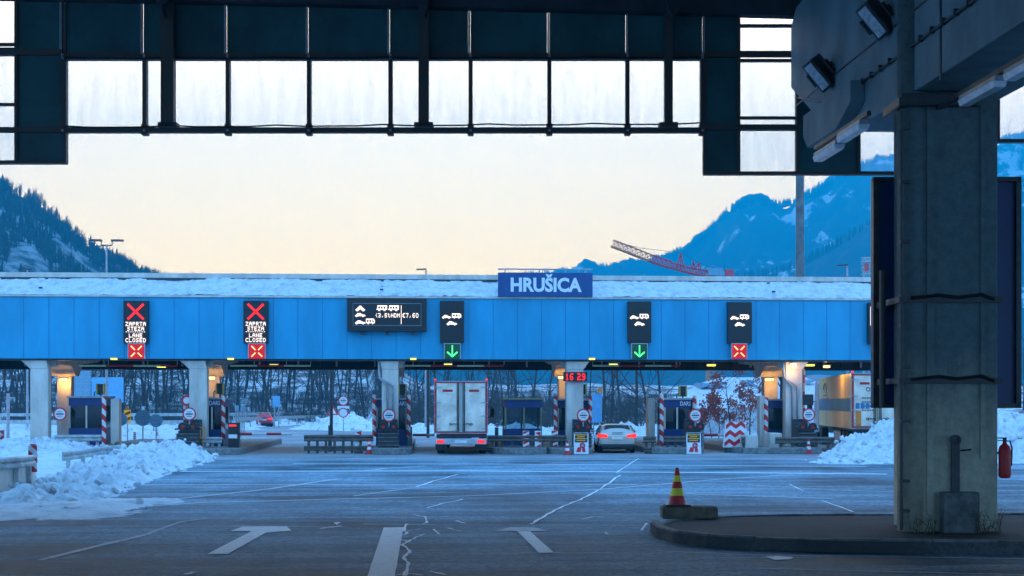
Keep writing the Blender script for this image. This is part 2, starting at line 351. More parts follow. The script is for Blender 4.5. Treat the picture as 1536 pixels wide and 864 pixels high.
# 5x7 dot letters for the LED displays
DOT={'Z':"1111100001000100010001000100001 1111".replace(' ','')}
GL={'Z':["11111","00010","00100","01000","11111"],'A':["01110","10001","11111","10001","10001"],'P':["11110","10001","11110","10000","10000"],
'R':["11110","10001","11110","10010","10001"],'T':["11111","00100","00100","00100","00100"],'S':["01111","10000","01110","00001","11110"],
'E':["11111","10000","11110","10000","11111"],'L':["10000","10000","10000","10000","11111"],'N':["10001","11001","10101","10011","10001"],
'C':["01111","10000","10000","10000","01111"],'O':["01110","10001","10001","10001","01110"],'D':["11110","10001","10001","10001","11110"],
'H':["10001","10001","11111","10001","10001"],'M':["10001","11011","10101","10001","10001"],'<':["00010","00100","01000","00100","00010"],
'3':["11110","00001","01110","00001","11110"],'5':["11111","10000","11110","00001","11110"],'t':["01000","11100","01000","01001","00110"],
',':["00000","00000","00000","00100","01000"],'7':["11111","00001","00010","00100","00100"],'6':["01111","10000","11110","10001","01110"],
'0':["01110","10001","10001","10001","01110"],'1':["00100","01100","00100","00100","01110"],'2':["11110","00001","01110","10000","11111"],
'9':["01110","10001","01111","00001","11110"],'E_':["00111","11100","01000","11100","00111"],' ':["00000"]*5}
def led(mb,s,cx,cz,w,h,y):
    chars=list(s); n=len(chars); cw=w/n
    for i,ch in enumerate(chars):
        g=GL['E_'] if ch=='€' else GL[ch]
        gw=cw*.76; x0=cx-w/2+i*cw+cw*.12
        for r_ in range(5):
            run=None
            for c in range(6):
                on=c<5 and g[r_][c]=='1'
                if on and run is None: run=c
                if not on and run is not None:
                    mb.bb(x0+run*gw/5,x0+c*gw/5,y-.012,y,cz+h/2-(r_+1)*h/5,cz+h/2-r_*h/5-h*.02); run=None
PIC={'car':["0001111000000","0011011110000","0111111111110","1111111111111","0110000001100"],
'trailer':["1111111110","1001001011","1001001001","1111111111","0010000100"],
'van':["011111111111","010010010011","010010010011","111111111111","001100001100"],
'moto':["0000110000","0001111000","0011110100","0111111110","1101001011","0110000110"],
'bus':["1111111111","1010101011","1111111111","1111111111","0110000110"]}
def pic(mb,k,x0,z0,w,h,y):
    g=PIC[k]; R_=len(g); C_=max(len(a) for a in g)
    for i,row in enumerate(g):
        run=None
        for c in range(len(row)+1):
            on=c<len(row) and row[c]=='1'
            if on and run is None: run=c
            if not on and run is not None:
                mb.bb(x0+run*w/C_,x0+c*w/C_,y-.012,y,z0+h-(i+1)*h/R_,z0+h-i*h/R_-h*.01); run=None
# ------------------------------------------------------------------ ground, roads
g=MB(); g.add([(-2300,-150,-.03),(2700,-150,-.03),(2700,3400,-.03),(-2300,3400,-.03)],[(0,1,2,3)]); struct('ground',g,'snow',fixn=False)
rd=MB(); rd.add([(-34,-20,-.012),(50,-20,-.012),(50,85,-.012),(-34,85,-.012)],[(0,1,2,3)]); struct('toll_plaza_road',rd,'asph',fixn=False)
fr=MB()
L_=[gp(150,690),gp(1300,690),gp(1260,662),gp(1000,655),gp(700,648),gp(560,642),gp(470,632),gp(500,623),gp(540,617.5),gp(420,619),gp(355,630),gp(300,650)]
fr.add([(v.x,v.y,-.006) for v in L_],[list(range(len(L_)))]); struct('exit_road',fr,'asph2',fixn=False)
# painted / salt marks, each a strip lying on the asphalt
def strip(pts,w0,w1=None,z=.001,jit=0):
    mb=MB(); w1=w0 if w1 is None else w1; n=len(pts); P=[Vector((p.x,p.y,0)) for p in pts]; vs=[]
    for i,p in enumerate(P):
        t=(P[min(i+1,n-1)]-P[max(i-1,0)]).normalized(); a=Vector((-t.y,t.x,0)); ww=(w0+(w1-w0)*i/(n-1))/2*(1+random.uniform(-jit,jit))
        vs+= [p+a*ww+Vector((0,0,z)),p-a*ww+Vector((0,0,z))]
    mb.add(vs,[[2*i,2*i+1,2*i+3,2*i+2] for i in range(n-1)]); return mb
def dens(pts,k=6,j=0):
    o=[]
    for i in range(len(pts)-1):
        for q in range(k):
            t=q/k; a=pts[i];b=pts[i+1]; o.append((a[0]+(b[0]-a[0])*t+random.uniform(-j,j)*1.6,a[1]+(b[1]-a[1])*t+random.uniform(-j,j)*.4))
    o.append(pts[-1]); return [gp(*p) for p in o]
def mark(name,pts,w,m='faint',w1=None,k=8,j=0,jit=.25,z=.001): return struct(name,strip(dens(pts,k,j),w,w1,z,jit),m,fixn=False)
mark('stop_line',[(235,707),(700,706.5),(1100,709),(1330,711)],.42,'paint',jit=.05)
mark('stop_line',[(440,695.5),(760,696),(1300,700)],.26,'paint',jit=.1)
mark('salt_line',[(200,727),(480,727),(700,727.5),(955,727)],.22,'faint')
mark('salt_line',[(145,765),(300,754),(530,748),(700,744),(900,734),(1090,718),(1190,712)],.085,'seal',jit=.3,z=.002)
mark('salt_line',[(1195,712),(1345,706)],.06,'seal',jit=.3,z=.002)
mark('salt_line',[(140,789),(330,789),(520,790)],.06,'faint')
mark('salt_line',[(230,752),(400,734),(510,718)],.16,'faint',z=.003)
mark('salt_line',[(530,744),(610,733),(760,724),(900,722)],.10,'faint',z=.003)
mark('salt_line',[(60,840),(150,818),(215,803)],.13,'faint'); mark('salt_line',[(215,803),(270,783),(312,777)],.08,'faint')
mark('salt_line',[(545,786),(655,786.5)],.05,'seal')
mark('salt_line',[(780,829),(920,829)],.05,'faint')
mark('salt_line',[(985,826),(1120,832),(1536,838)],.05,'faint')
mark('salt_line',[(1120,852),(1536,862)],.05,'faint')
mark('salt_line',[(1120,727),(1250,735),(1345,738)],.10,'faint'); mark('salt_line',[(1000,740),(1250,748)],.2,'faint',z=.003)
for n_,pts,w_,j in (('road_crack',[(606,864),(614,846),(604,836),(616,826),(602,818),(612,812),(594,807),(612,800),(606,796),(610,786)],.05,1.2),
 ('road_crack',[(611,814),(620,808),(638,801)],.04,1),('road_crack',[(610,797),(632,793)],.03,1),
 ('road_crack',[(797,786),(812,778),(828,768),(852,756),(875,747),(895,737),(905,731),(922,717),(931,713)],.06,1.2),
 ('road_crack',[(925,709),(940,699),(958,688)],.05,.4),('road_crack',[(625,730),(650,722),(686,712)],.07,1),
 ('road_crack',[(640,762),(662,756),(694,749)],.05,.8),('road_crack',[(619,772),(638,775),(640,784),(634,786)],.05,.4),
 ('road_crack',[(684,781),(697,785)],.05,.4),('road_crack',[(671,792),(692,797)],.04,.4),('road_crack',[(645,857),(668,862)],.05,.3),
 ('road_crack',[(588,864),(612,860),(634,863)],.04,.4),('road_crack',[(480,793),(512,789)],.07,.6),('road_crack',[(278,862),(292,858)],.08,.3),
 ('road_crack',[(546,706),(590,702),(640,699)],.1,.7),('road_crack',[(1185,727),(1205,736)],.05,.4),('road_crack',[(1232,751),(1262,761),(1280,768)],.05,.4),
 ('road_crack',[(872,779),(890,775),(920,776)],.05,.4),('road_crack',[(908,798),(912,802),(935,801)],.04,.4),('road_crack',[(962,796),(970,785)],.05,.3),
 ('road_crack',[(650,794),(660,802)],.04,.3)):
    mark(n_,pts,w_,'seal',k=4,j=j,jit=.5,z=.0045)
mark('lane_line',[(571,866),(590.5,791)],.37,'paint',jit=.02)
def quadmark(name,pp,m='paint'):
    vs=[gp(*p) for p in pp]; mb=MB(); mb.add([(v.x,v.y,.002) for v in vs],[list(range(len(vs)))]); return struct(name,mb,m,fixn=False)
quadmark('road_arrow',[(311,831),(342,831),(399,799),(437,796),(430,789.5),(364,790),(345,796.5),(378,796.5)])
quadmark('road_arrow',[(808,829),(831,829),(795,797),(776,797)],'paint')
quadmark('arrow_head',[(776,796.6),(795,796.6),(822,796.3),(800,791),(765,791),(742,796.3)],'faint')
quadmark('snow_spot',[(1148,835),(1165,834),(1190,836),(1186,839),(1162,840)],'seal')
quadmark('snow_spot',[(1178,840),(1175,838)] and [(500,784),(512,783),(505,787)],'seal')
# ------------------------------------------------------------------ near traffic island
KH=.2
ctr=[(975,797),(984,806),(1010,814),(1060,820),(1130,824),(1250,827.5),(1400,829.5),(1600,831)]
front=[gp(x,y) for x,y in ctr]
back=[gp(x,y,KH) for x,y in [(1600,769),(1345,769.5),(1150,771),(1045,774),(1000,779),(982,786)]]
poly=[(v.x,v.y) for v in front]+[(v.x,v.y) for v in back]
mb=MB(); mb.prism(poly,'z',-.01,KH-.03); struct('traffic_island',mb,'isl')
cx=sum(p[0] for p in poly)/len(poly); 
def kerbstones(pl,w,z1,name):
    m_=MB()
    for i in range(len(pl)-1):
        a=Vector((*pl[i],0)); b=Vector((*pl[i+1],0)); ln=(b-a).length; n=max(1,round(ln/1.0)); t=(b-a).normalized(); nn=Vector((-t.y,t.x,0))
        for q in range(n):
            p=a+t*(ln*q/n+.02); r_=a+t*(ln*(q+1)/n-.02); p0=[p,r_,r_+nn*w,p+nn*w]; zz=z1+random.uniform(-.008,.008)
            m_.add([(v.x,v.y,-.01) for v in p0]+[(v.x-(nn.x*-.03 if k<2 else 0),v.y+(nn.y*.03 if k<2 else 0),zz) for k,v in enumerate(p0)],[(3,2,1,0),(4,5,6,7),(0,1,5,4),(1,2,6,5),(2,3,7,6),(3,0,4,7)])
    return struct(name,m_,'kerbd',bevel=.012)
kerbstones([(v.x,v.y) for v in front],.16,KH,'kerb')
kerbstones([(v.x,v.y) for v in back],.16,KH,'kerb')
# big cone on its block
p=gp(1037,779,KH-.03); blk=obj('kerb_block',MB().box((0,0,.115),(1.05,.42,.23)),'dirtblk',bevel=.04); blk.location=(p.x,p.y+.25,KH-.03); blk.rotation_euler=(0,0,-TH)
tag(blk,'loose mossy concrete block lying on the tip of the near traffic island','concrete block')
def cone(loc,label,h=.72,mats=('conred','conyel'),group=None,rb=.17,square=.46):
    t=thing('traffic_cone',label,'traffic cone',loc,-TH,group)
    obj('base',MB().box((0,0,.02),(square,square,.04)),'black' if mats[1]=='conyel' else 'red',t,bevel=.01)
    m_=MB(); zs=[.04,.28,.47,.64,.80,1.0]
    for i in range(5):
        m_.cur=i%2
        r0=rb*(1-zs[i]*.83); r1=rb*(1-zs[i+1]*.83)
        m_.lathe([(r0,zs[i]*h),(r1,zs[i+1]*h)],20)
    obj('cone_body',m_,list(mats),t,smooth=False)
    return t
q=cf(1021,758,25.2); cone((blk.location.x-.22,blk.location.y,KH+.2),'red traffic cone with two yellow bands standing on the concrete block')
# ------------------------------------------------------------------ near canopy we stand under
cnp=thing('border_canopy','dark steel canopy overhead with teal panels, frosted panes and one broad concrete column','canopy',(0,0,0))
D=31.0; KX=D/F
fas=lambda px:(px-768)*KX
fz=lambda py:CH+(HZ-py)*KX
def frot(o):
    o.rotation_euler=(0,0,-TH); o.location=(D*ST,D*CT,0); return o
def fbox(name,x0,x1,y0,y1,m,dep=.12,off=0,bevel=0): # pixel rectangle on the gable plane, turned into metres
    return frot(obj(name,MB().bb(fas(x0),fas(x1),off-dep/2,off+dep/2,fz(y1),fz(y0)),m,cnp,bevel=bevel))
# roof slab + edge beam
frot(obj('roof_slab',MB().bb(-36,36,-80,.6,fz(-8)+.25,fz(-8)+.75),'roofd',cnp))  # rear stretch, out of view, lengthened to darken the road near the camera
m_=MB()
for k in range(8): m_.bb(-24,24,-5.2*k-3.4,-5.2*k-3.0,fz(-8)-.2,fz(-8)+.25)
frot(obj('roof_beams',m_,'roofd',cnp))
m_=MB(); m_.prism([(fas(-40),fz(2)),(fas(600),fz(15)),(fas(1200),fz(30)),(fas(1600),fz(36)),(fas(1600),fz(-60)),(fas(-40),fz(-60))],'y',-.35,-.05)
frot(obj('edge_beam',m_,'roofd',cnp))
vx=[93,214,339,461,583,704,822.5,940,1055]; 
th=[(246,265),(629,644),(995,1007)]
for i in range(8): fbox('upper_panel',vx[i]+2,vx[i+1]-2,0,80,'teal',.06)
for x in vx: frot(obj('panel_mullion',MB().bb(fas(x-1.6),fas(x+1.6),-.1,-.035,fz(82),fz(5)),'grey',cnp))
fbox('rail',93,1056,80,90.5,'frame',.16)
bx=[96,218,342.5,464,586,706,824,941,1053]
for i in range(8):
    segs=[(bx[i]+3,bx[i+1]-3)]
    for a,b in th:
        if bx[i]<a<bx[i+1]: segs=[(bx[i]+3,a),(b,bx[i+1]-3)]
    for a,b in segs:
        fbox('glass_pane',a,b,90.5,192,'pane',.02)
for x in bx:
    m_=MB(); m_.bb(fas(x-3),fas(x+3),-.09,.09,fz(193),fz(90)); m_.bb(fas(x-4.5),fas(x+4.5),-.11,.11,fz(203),fz(187))
    frot(obj('window_mullion',m_,'frame',cnp))
fbox('bottom_rail',96,1056,192,199.5,'frame',.17)
for a,b in th:
    c=(a+b)/2; m_=MB(); m_.bb(fas(a),fas(b),-.3,-.06,fz(193),fz(10)); m_.bb(fas(c-14),fas(c+14),-.3,.0,fz(194),fz(187)); frot(obj('post',m_,'frame',cnp))
    m_=MB(); s=(c-640)/400
    m_.prism([(fas(c-12),fz(-20)),(fas(c+14),fz(-20)),(fas(c+8+s*8),fz(24)),(fas(c+3),fz(38)),(fas(c-4),fz(26))],'y',-.75,-.4)
    for k in(-1,1): m_.tube([(fas(c+5*k),-.8,fz(18)),(fas(c+5*k),-.7,fz(18))],.04,8)
    frot(obj('gusset',m_,'roofd',cnp))
# side bays: (pane columns, teal columns)
def bay(x0,x1,ys,kind,yb):
    if kind=='t': fbox('side_panel',x0,x1,-10,yb,'teal',.06)
    else:
        for a,b in zip(ys[:-1],ys[1:]): fbox('glass_pane',x0,x1,a+1.6,b-1.6,'pane',.02)
        m_=MB()
        for y in ys[1:-1]: m_.bb(fas(x0-1),fas(x1+1),-.05,.05,fz(y+2),fz(y-2))
        frot(obj('glazing_bar',m_,'frame',cnp))
bay(-60,24,[4,67,74,82,157,197,243],'g',243); bay(27,97,None,'t',243)
bay(1058,1106,None,'t',259); bay(1109,1193,[28,39,79,91,177,194,258],'g',258); bay(1198,1286,None,'t',258); bay(1289,1352,[28,90,177,194,258],'g',258)
bay(1352,1495,None,'t',211); bay(1498,1580,[28,120,211],'g',211)
for x,y in((25.5,243),(98.5,245),(1056.5,261),(1107.5,261),(1195.5,261),(1287.5,261),(1353,261),(1496,213)): frot(obj('side_mullion',MB().bb(fas(x-2.3),fas(x+2.3),-.08,.08,fz(y),fz(-5)),'frame',cnp))
for x0,x1,y in((-60,100,243.5),(1055,1353,260),(1353,1580,211.5)): frot(obj('side_bottom_rail',MB().bb(fas(x0),fas(x1),-.1,.1,fz(y+2.6),fz(y-2)),'frame',cnp))
for x0,x1,y in((-60,96,80),(-60,96,196),(1056,1353,83),(1056,1353,192)): frot(obj('side_cross_rail',MB().bb(fas(x0),fas(x1),-.12,-.03,fz(y+4),fz(y-4)),'frame',cnp))
for x0_,z0_,x1_,z1_ in((100,205-14,1050,199-13),(100,88,1050,87)):
    pts_=[(fas(x0_+(x1_-x0_)*k/24),-.13,fz(z0_+(z1_-z0_)*k/24)-.03*(k%4!=0)) for k in range(25)]
    frot(obj('cable',MB().tube(pts_,.018,5),'black',cnp))
for x in bx:
    m_=MB()
    for dz in(84,88,197): m_.box((fas(x),-.1,fz(dz)),(.05,.05,.05))
    frot(obj('bolt_plate',m_,'grey',cnp))
# girder
GX=8.15
m_=MB(); m_.prism([(30.2,10.75),(30.2,9.4),(28.6,8.55),(27.3,7.85),(25.6,7.55),(6,7.55),(6,11.1),(29.8,11.1)],'x',GX,GX+1.7)
obj('girder',m_,'girder',cnp,bevel=.03)
m_=MB()
m_.prism([(27.9,7.62),(25.9,7.62),(25.0,7.95),(25.0,8.35),(28.2,8.35),(28.2,7.9)],'x',GX-.28,GX-.003)
obj('bracket',m_,'girder',cnp,bevel=.02)
m_=MB()
m_.box((GX-.012,18,8.9),(.02,23.4,.03)); 
for y in(21.2,17.8,14.4): m_.bb(GX-.02,GX-.002,y,y+.05,7.45,11)
m_.tube([(GX-.05,29.4,9.0),(GX-.05,27,8.35),(GX-.05,23.6,8.3),(GX-.05,8,8.3)],.022,6); 
for k in range(16): m_.box((GX-.05,27-.5*k,8.32),(.07,.04,.11))
obj('conduit',m_,'dark',cnp)
# column
cl=cf(1351,HZ,22.9); cr=cf(1497,HZ,22.9); CX=(cl.x+cr.x)/2; CY=(cl.y+cr.y)/2; CW=(cr-cl).length
t=cnp
def colobj(name,mb,m,**k):
    o=obj(name,mb,m,t,**k); o.location=(CX,CY,0); o.rotation_euler=(0,0,-TH); return o
m_=MB(); m_.bb(-CW/2+.24,CW/2,0,1.3,KH-.03,7.54)
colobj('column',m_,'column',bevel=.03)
m_=MB(); m_.bb(-CW/2+.43,-CW/2+.55,-.04,-.0,KH,7.3); m_.bb(CW/2-.3,CW/2-.22,-.03,0,KH+1.2,7.3); m_.bb(-CW/2+.55,CW/2-.3,-.02,0,4.7,4.73); m_.bb(-CW/2+.55,CW/2-.3,-.02,0,5.4,5.43)
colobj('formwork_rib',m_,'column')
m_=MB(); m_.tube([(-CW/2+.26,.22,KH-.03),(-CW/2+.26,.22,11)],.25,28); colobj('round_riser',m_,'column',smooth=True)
m_=MB(); m_.tube([(-CW/2+.0,-.05,KH),(-CW/2+.0,-.05,7.2)],.03,8)
for z in(.5,1.0,2.0,2.9,3.6,4.1,5.0,6.0,6.9): m_.bb(-CW/2-.03,-CW/2+.13,-.1,-.0,z,z+.05)
colobj('drain_pipe',m_,'dark')
m_=MB(); m_.bb(-CW/2-.03,CW/2-.35,-.12,-.04,7.28,7.50); m_.bb(-CW/2-.06,-CW/2-.002,-.12,.9,7.28,7.44); colobj('collar',m_,'dark',bevel=.02)
# things hung on column / girder
def floodlight(p,rot,label):
    t=thing('floodlight',label,'floodlight',p); t.rotation_euler=rot
    m_=MB(); m_.prism([(-.16,-.34),(.16,-.34),(.15,.34),(-.15,.34)],'y',-.02,.34); h=obj('housing',m_,'dark',t,bevel=.03)
    m_=MB(); m_.bb(-.10,.10,-.035,-.021,-.29,.29); obj('lamp_glass',m_,'floodglass',t)
    m_=MB(); 
    for k in range(3): m_.bb(-.10,.10,-.045,-.036,-.16+.16*k,-.13+.16*k)
    obj('reflector_rib',m_,'floodglass',t)
    m_=MB(); m_.box((.27,.15,0),(.04,.1,.3)); m_.box((-.27,.15,0),(.04,.1,.3)); m_.box((0,.3,0),(.5,.04,.12)); obj('mounting_bracket',m_,'dark',t)
    return t
# glass looks toward -X and toward the camera side, tilted down
def frame_rot(fwd,up):
    f=Vector(fwd).normalized(); y=-f; u=Vector(up); u=(u-y*u.dot(y)).normalized(); x=y.cross(u)
    return Matrix((x,y,u)).transposed().to_euler()
for (px,py,d,lb) in((1302,32,24.0,'upper black floodlight on the concrete girder, nearer the column head'),(1218,114,27.4,'lower black floodlight near the far end of the concrete girder')):
    p=cf(px,py,d); p.x=GX-.33
    floodlight(p,frame_rot((-.62,-.52,-.5),(-.62,.05,.8)),lb)
def batten(y0,y1,x,z,lb):
    t=thing('batten_light',lb,'strip light',(x,(y0+y1)/2,z),0,'strip lights under the girder'); l=(y1-y0)
    obj('housing',MB().bb(-.09,.09,-l/2,l/2,.02,.1),'grey',t,bevel=.01)
    m_=MB(); m_.prism([(-.11,.02),(-.08,-.07),(.08,-.07),(.11,.02)],'y',-l/2+.02,l/2-.02); obj('diffuser',m_,'tube',t)
batten(23.1,24.4,7.52,7.12,'unlit strip light beside the column head, first of two left of the column')
batten(24.6,26.0,7.55,7.06,'unlit strip light left of the column, farther out at the rail end')
batten(19.9,21.3,8.55,7.12,'unlit strip light right of the column head under the girder')
batten(18.3,19.6,8.55,7.12,'unlit strip light at the right picture edge under the girder')
m_=MB(); m_.bb(7.5,7.57,22.9,26.1,7.24,7.32); m_.bb(8.52,8.6,17,22.6,7.24,7.32)
obj('lamp_rail',m_,'dark',cnp)
sg=thing('sign_board','large dark board seen from behind, strapped to the concrete column','sign',(CX,CY,0),-TH)
bl=(1306-1424)*23.9/F+ (CX*0); 
def lx(px,d): return (px-768)*d/F-(1424-768)*22.9/F
Z=lambda py,d:CH+(HZ-py)*d/F
dB=24.4
x0,x1,z0,z1=lx(1307,dB)-.0,lx(1528,dB),Z(612,dB),Z(267,dB)
off=.0
obj('board',MB().bb(x0,x1,1.45,1.55,z0,z1),'navy',sg,bevel=.01)
m_=MB()
for a in((x0,x0+.09,z0,z1),(x1-.09,x1,z0,z1)): m_.bb(a[0],a[1],1.36,1.449,a[2],a[3])
m_.bb(x0,x1,1.36,1.449,z0,z0+.08); m_.bb(x0,x1,1.36,1.449,z1-.08,z1); obj('board_frame',m_,'dark',sg)
for py in(449,571):
    z=Z(py,22.8); m_=MB(); m_.bb(-CW/2-.02,CW/2+.05,-.09,-.045,z-.05,z+.05); m_.bb(-CW/2-.05,-CW/2-.02,-.09,1.4,z-.05,z+.05); m_.bb(CW/2+.02,CW/2+.06,-.05,1.4,z-.05,z+.05)
    m_.tube([(-CW/2+.15,-.12,z+.02),(-.2,-.13,z+.07),(.1,-.13,z+.03),(.5,-.13,z+.08),(CW/2-.1,-.12,z)],.028,8)
    obj('strap',m_,'black',sg)
m_=MB(); m_.tube([(-CW/2-.14,.6,Z(610,24)),(-CW/2-.14,.6,Z(410,24))],.055,10); obj('support_tube',m_,'black',sg)
fx=thing('fire_extinguisher','red fire extinguisher hanging on the right side of the concrete column','fire extinguisher',cf(1507,717,22.9),-TH)
obj('cylinder',MB().lathe([(.07,0),(.095,.02),(.1,.05),(.1,.47),(.085,.53),(.04,.57),(.03,.6)],20),'conred',fx,smooth=True)
m_=MB(); m_.box((0,0,.63),(.05,.05,.07)); m_.box((-.04,0,.67),(.14,.03,.02)); m_.box((-.05,0,.63),(.12,.03,.015)); obj('valve_handle',m_,'black',fx)
m_=MB(); m_.tube([(0,0,.62),(.09,.0,.62),(.13,.02,.5),(.12,.02,.2)],.014,6); obj('hose',m_,'black',fx)
m_=MB(); m_.bb(-.14,0,.02,.06,.4,.44); obj('wall_hook',m_,'dark',fx)
hb=thing('column_hook_bracket','dark steel hook bar bolted low on the concrete column face','bracket',(CX,CY,0),-TH)
m_=MB(); m_.bb(lx(1428,22.8),lx(1441,22.8),-.07,-.03,Z(738,22.8),Z(655,22.8)); obj('bar',m_,'dark',hb,bevel=.01)
m_=MB(); m_.ring((lx(1434,22.8),Z(660,22.8)),.05,.09,-.1,-.071,16); m_.tube([(lx(1441,22.8),-.09,Z(676,22.8)),(lx(1457,22.8),-.09,Z(674,22.8))],.015,6); obj('hook',m_,'black',hb)
bx_=obj('concrete_footing_box',MB().bb(lx(1413,22.7),lx(1467,22.7),-.30,-.045,KH-.03,Z(738,22.7)),'kerbd',bevel=.02); bx_.location=(CX,CY,0); bx_.rotation_euler=(0,0,-TH)
tag(bx_,'dark concrete box standing against the foot of the concrete column','box')
for (px,n,lb) in((1385,18,'dry weeds at the left foot of the concrete column'),(1480,26,'dry weeds at the right foot of the concrete column')):
    m_=MB(); p=cf(px,800,22.6)
    for k in range(n):
        a=random.uniform(-.22,.22); b=random.uniform(-.08,.05); h=random.uniform(.1,.42)
        q=[(a,b,0),(a+random.uniform(-.05,.05),b,h*.5),(a+random.uniform(-.14,.14),b-.02,h)]
        m_.tube(q,[.006,.005,.002],4)
        for s in range(3):
            v=Vector(q[1]).lerp(Vector(q[2]),random.random()); m_.tube([v,v+Vector((random.uniform(-.07,.07),0,random.uniform(.0,.06)))],[.005,.002],3)
    o=obj('dry_weed',m_,'weed'); o.location=(p.x,p.y-.05,KH-.03); tag(o,lb,'plant')
# ------------------------------------------------------------------ toll gantry
TY=66.0
tg=thing('toll_canopy','long toll plaza roof with blue cladding, snowy sloped edge and concrete portal frames','building',(0,0,0))
XL=-40.0; XR=at(1480,500,TY).x
zb,zt=4.49,7.42
obj('fascia_panel',MB().bb(XL,XR,TY-.1,TY+.05,zb,zt),'blue',tg)
m_=MB(); pit=at(412,500,TY).x-at(375,500,TY).x; x=at(36.5,500,TY).x-pit*12
while x<XR:
    if x>XL: m_.bb(x-.012,x+.012,TY-.106,TY-.099,zb+.02,zt-.02)
    x+=pit
obj('panel_joint',m_,'seam',tg)
obj('gutter_strip',MB().bb(XL,XR,TY-.18,TY+.05,zt,zt+.09),'lgrey',tg)
# snowy sloping edge (real relief)
m_=MB(); nx=900; nr=14; vs=[]
for j in range(nr+1):
    t_=j/nr
    for i in range(nx+1):
        x=XL+(XR-XL)*i/nx
        n1=noise.fractal(Vector((x*.55,t_*1.6,3)),1,2.2,5); n2=abs(noise.noise(Vector((x*1.8,t_*3.1,9))))
        cut=.07 if noise.noise(Vector((x*.8,t_*2.5,5)))>.28 else 0
        y=TY-.12+1.5*t_; z=zt+.1+.93*t_
        e=.05*n1+.06*n2+.03*noise.noise(Vector((x*6,t_*7,1)))-cut
        vs.append((x,y-e*.6,z+e*.75))
m_.add(vs,[[j*(nx+1)+i,j*(nx+1)+i+1,(j+1)*(nx+1)+i+1,(j+1)*(nx+1)+i] for j in range(nr) for i in range(nx)])
obj('snowy_roof_edge',m_,'snowclean',tg,smooth=True)
m_=MB(); m_.bb(XL,XR,TY+1.35,TY+1.7,8.42,8.70); obj('roof_cap',m_,'lgrey',tg); obj('roof_cap_shadow_line',MB().bb(XL,XR,TY+1.31,TY+1.349,8.34,8.46),'dark',tg)
obj('roof_deck',MB().bb(XL,XR,TY+1.7,76.3,8.3,8.62),'snowclean',tg)
m_=MB()
for px in(65,573,1157):
    p=at(px,430,TY+.6); m_.box((p.x,TY+.75,8.0),(.05,.9,.03),Matrix.Rotation(R(32),3,'X')); m_.box((p.x,TY+.15,7.85),(.16,.1,.08)); m_.box((p.x,TY+1.2,8.36),(.14,.1,.07))
obj('snow_guard_rod',m_,'dark',tg)
obj('ceiling',MB().bb(XL,XR,TY+.06,76,5.02,5.2),'ceil',tg)
obj('back_fascia',MB().bb(XL,XR,76,76.3,4.32,8.3),'backf',tg)
m_=MB(); x=XL+.4
while x<XR: m_.bb(x,x+.16,75.85,75.99,4.36,5.0); x+=1.05
m_.bb(XL,XR,75.84,75.99,4.22,4.34); obj('back_fascia_post',m_,M['grey'] if 0 else 'backf',tg)
m_=MB(); x=XL+1.4; k=0
while x<XR: m_.bb(x,x+.1,75.7,75.83,4.4,4.95); x+=2.1
obj('pale_strut',m_,'grey',tg)
m_=MB(); m_.bb(XL,XR,TY+.06,TY+.3,4.4,4.48); obj('front_soffit',m_,'dark',tg)
COLS=[62,299,585.5,861,1188]
for ci,px in enumerate(COLS):
    x=at(px,600,TY+.5).x
    hw=.42 if ci!=2 else .40
    # front column with haunch, beam, rear column
    m_=MB(); m_.bb(x-hw,x+hw,TY+.12,TY+.72,.0,4.0)
    if px<640: prof=[(x-hw,4.0),(x+hw,4.0),(x+hw-.1,4.47),(x-hw-.5,4.47)] if ci<2 else [(x-hw,4.0),(x+hw,4.0),(x+hw,4.47),(x-hw-.1,4.47)]
    else: prof=[(x-hw,4.0),(x+hw,4.0),(x+hw+.35,4.47),(x-hw,4.47)]
    m_.prism(prof,'y',TY+.12,TY+.72); obj('column',m_,'lgrey',tg,bevel=.03)
    m_=MB(); w=.36
    m_.prism([(TY+.72,5.0),(TY+.72,4.1),(TY+1.6,4.25),(TY+3.6,4.25),(TY+4.6,3.75),(TY+5.2,3.75),(TY+6.0,4.4),(TY+9.6,4.6),(TY+9.6,5.0)],'x',x-w-.25,x+w+.25)
    obj('cross_beam',m_,'lgrey',tg,bevel=.03)
    m_=MB(); m_.bb(x-w,x+w,TY+4.6,TY+5.2,0,3.748); obj('rear_column',m_,'lgrey',tg,bevel=.03)
    if ci in(2,4):
        m_=MB()
        for s in(-.12,.14):
            a=x+s
            m_.tube([(x-.55,TY+.05,4.4),(x-.52,TY+.0,3.6),(a,TY+.03,3.2),(a,TY+.03,.6)],.05,8)
        obj('downpipe',m_,'grey',tg,smooth=True)
# name sign
def panel_thing(name,label,cat,px0,px1,py0,py1,Y,dep,mbody,group=None,body='housing'):
    a=at(px0,py1,Y); b=at(px1,py0,Y); w_=b.x-a.x; h_=b.z-at(px1,py1,Y).z
    t=thing(name,label,cat,((a.x+b.x)/2,Y,at((px0+px1)/2,py1,Y).z),0,group)
    obj(body,MB().bb(-w_/2,w_/2,0,dep,0,h_),mbody,t,bevel=.015)
    return t,w_,h_
t,w_,h_=panel_thing('place_name_sign','dark blue board with white capital letters on the snowy roof edge','sign',747,889,409,445,TY-.32,.12,'navysign',body='board')
text('lettering','HRUŠICA',.90,'letter',t,(0,-.012,h_*.46),.008,1,.034,width=w_*.75)
m_=MB(); m_.tube([(-w_/2,.1,h_+.17),(w_/2,.1,h_+.17)],.035,8)
for k in range(5): m_.tube([(-w_/2+.35+k*(w_-.7)/4,.1,h_-.1),(-w_/2+.35+k*(w_-.7)/4,.1,h_+.17)],.025,6)
obj('top_rail',m_,'grey',t)
def cross(mb,cx,cz,w,h,th,y):
    for s in(-1,1):
        a=math.atan2(h,w)*s; mb.box((cx,y,cz),(math.hypot(w,h),.014,th),Matrix.Rotation(-a,3,'Y'))
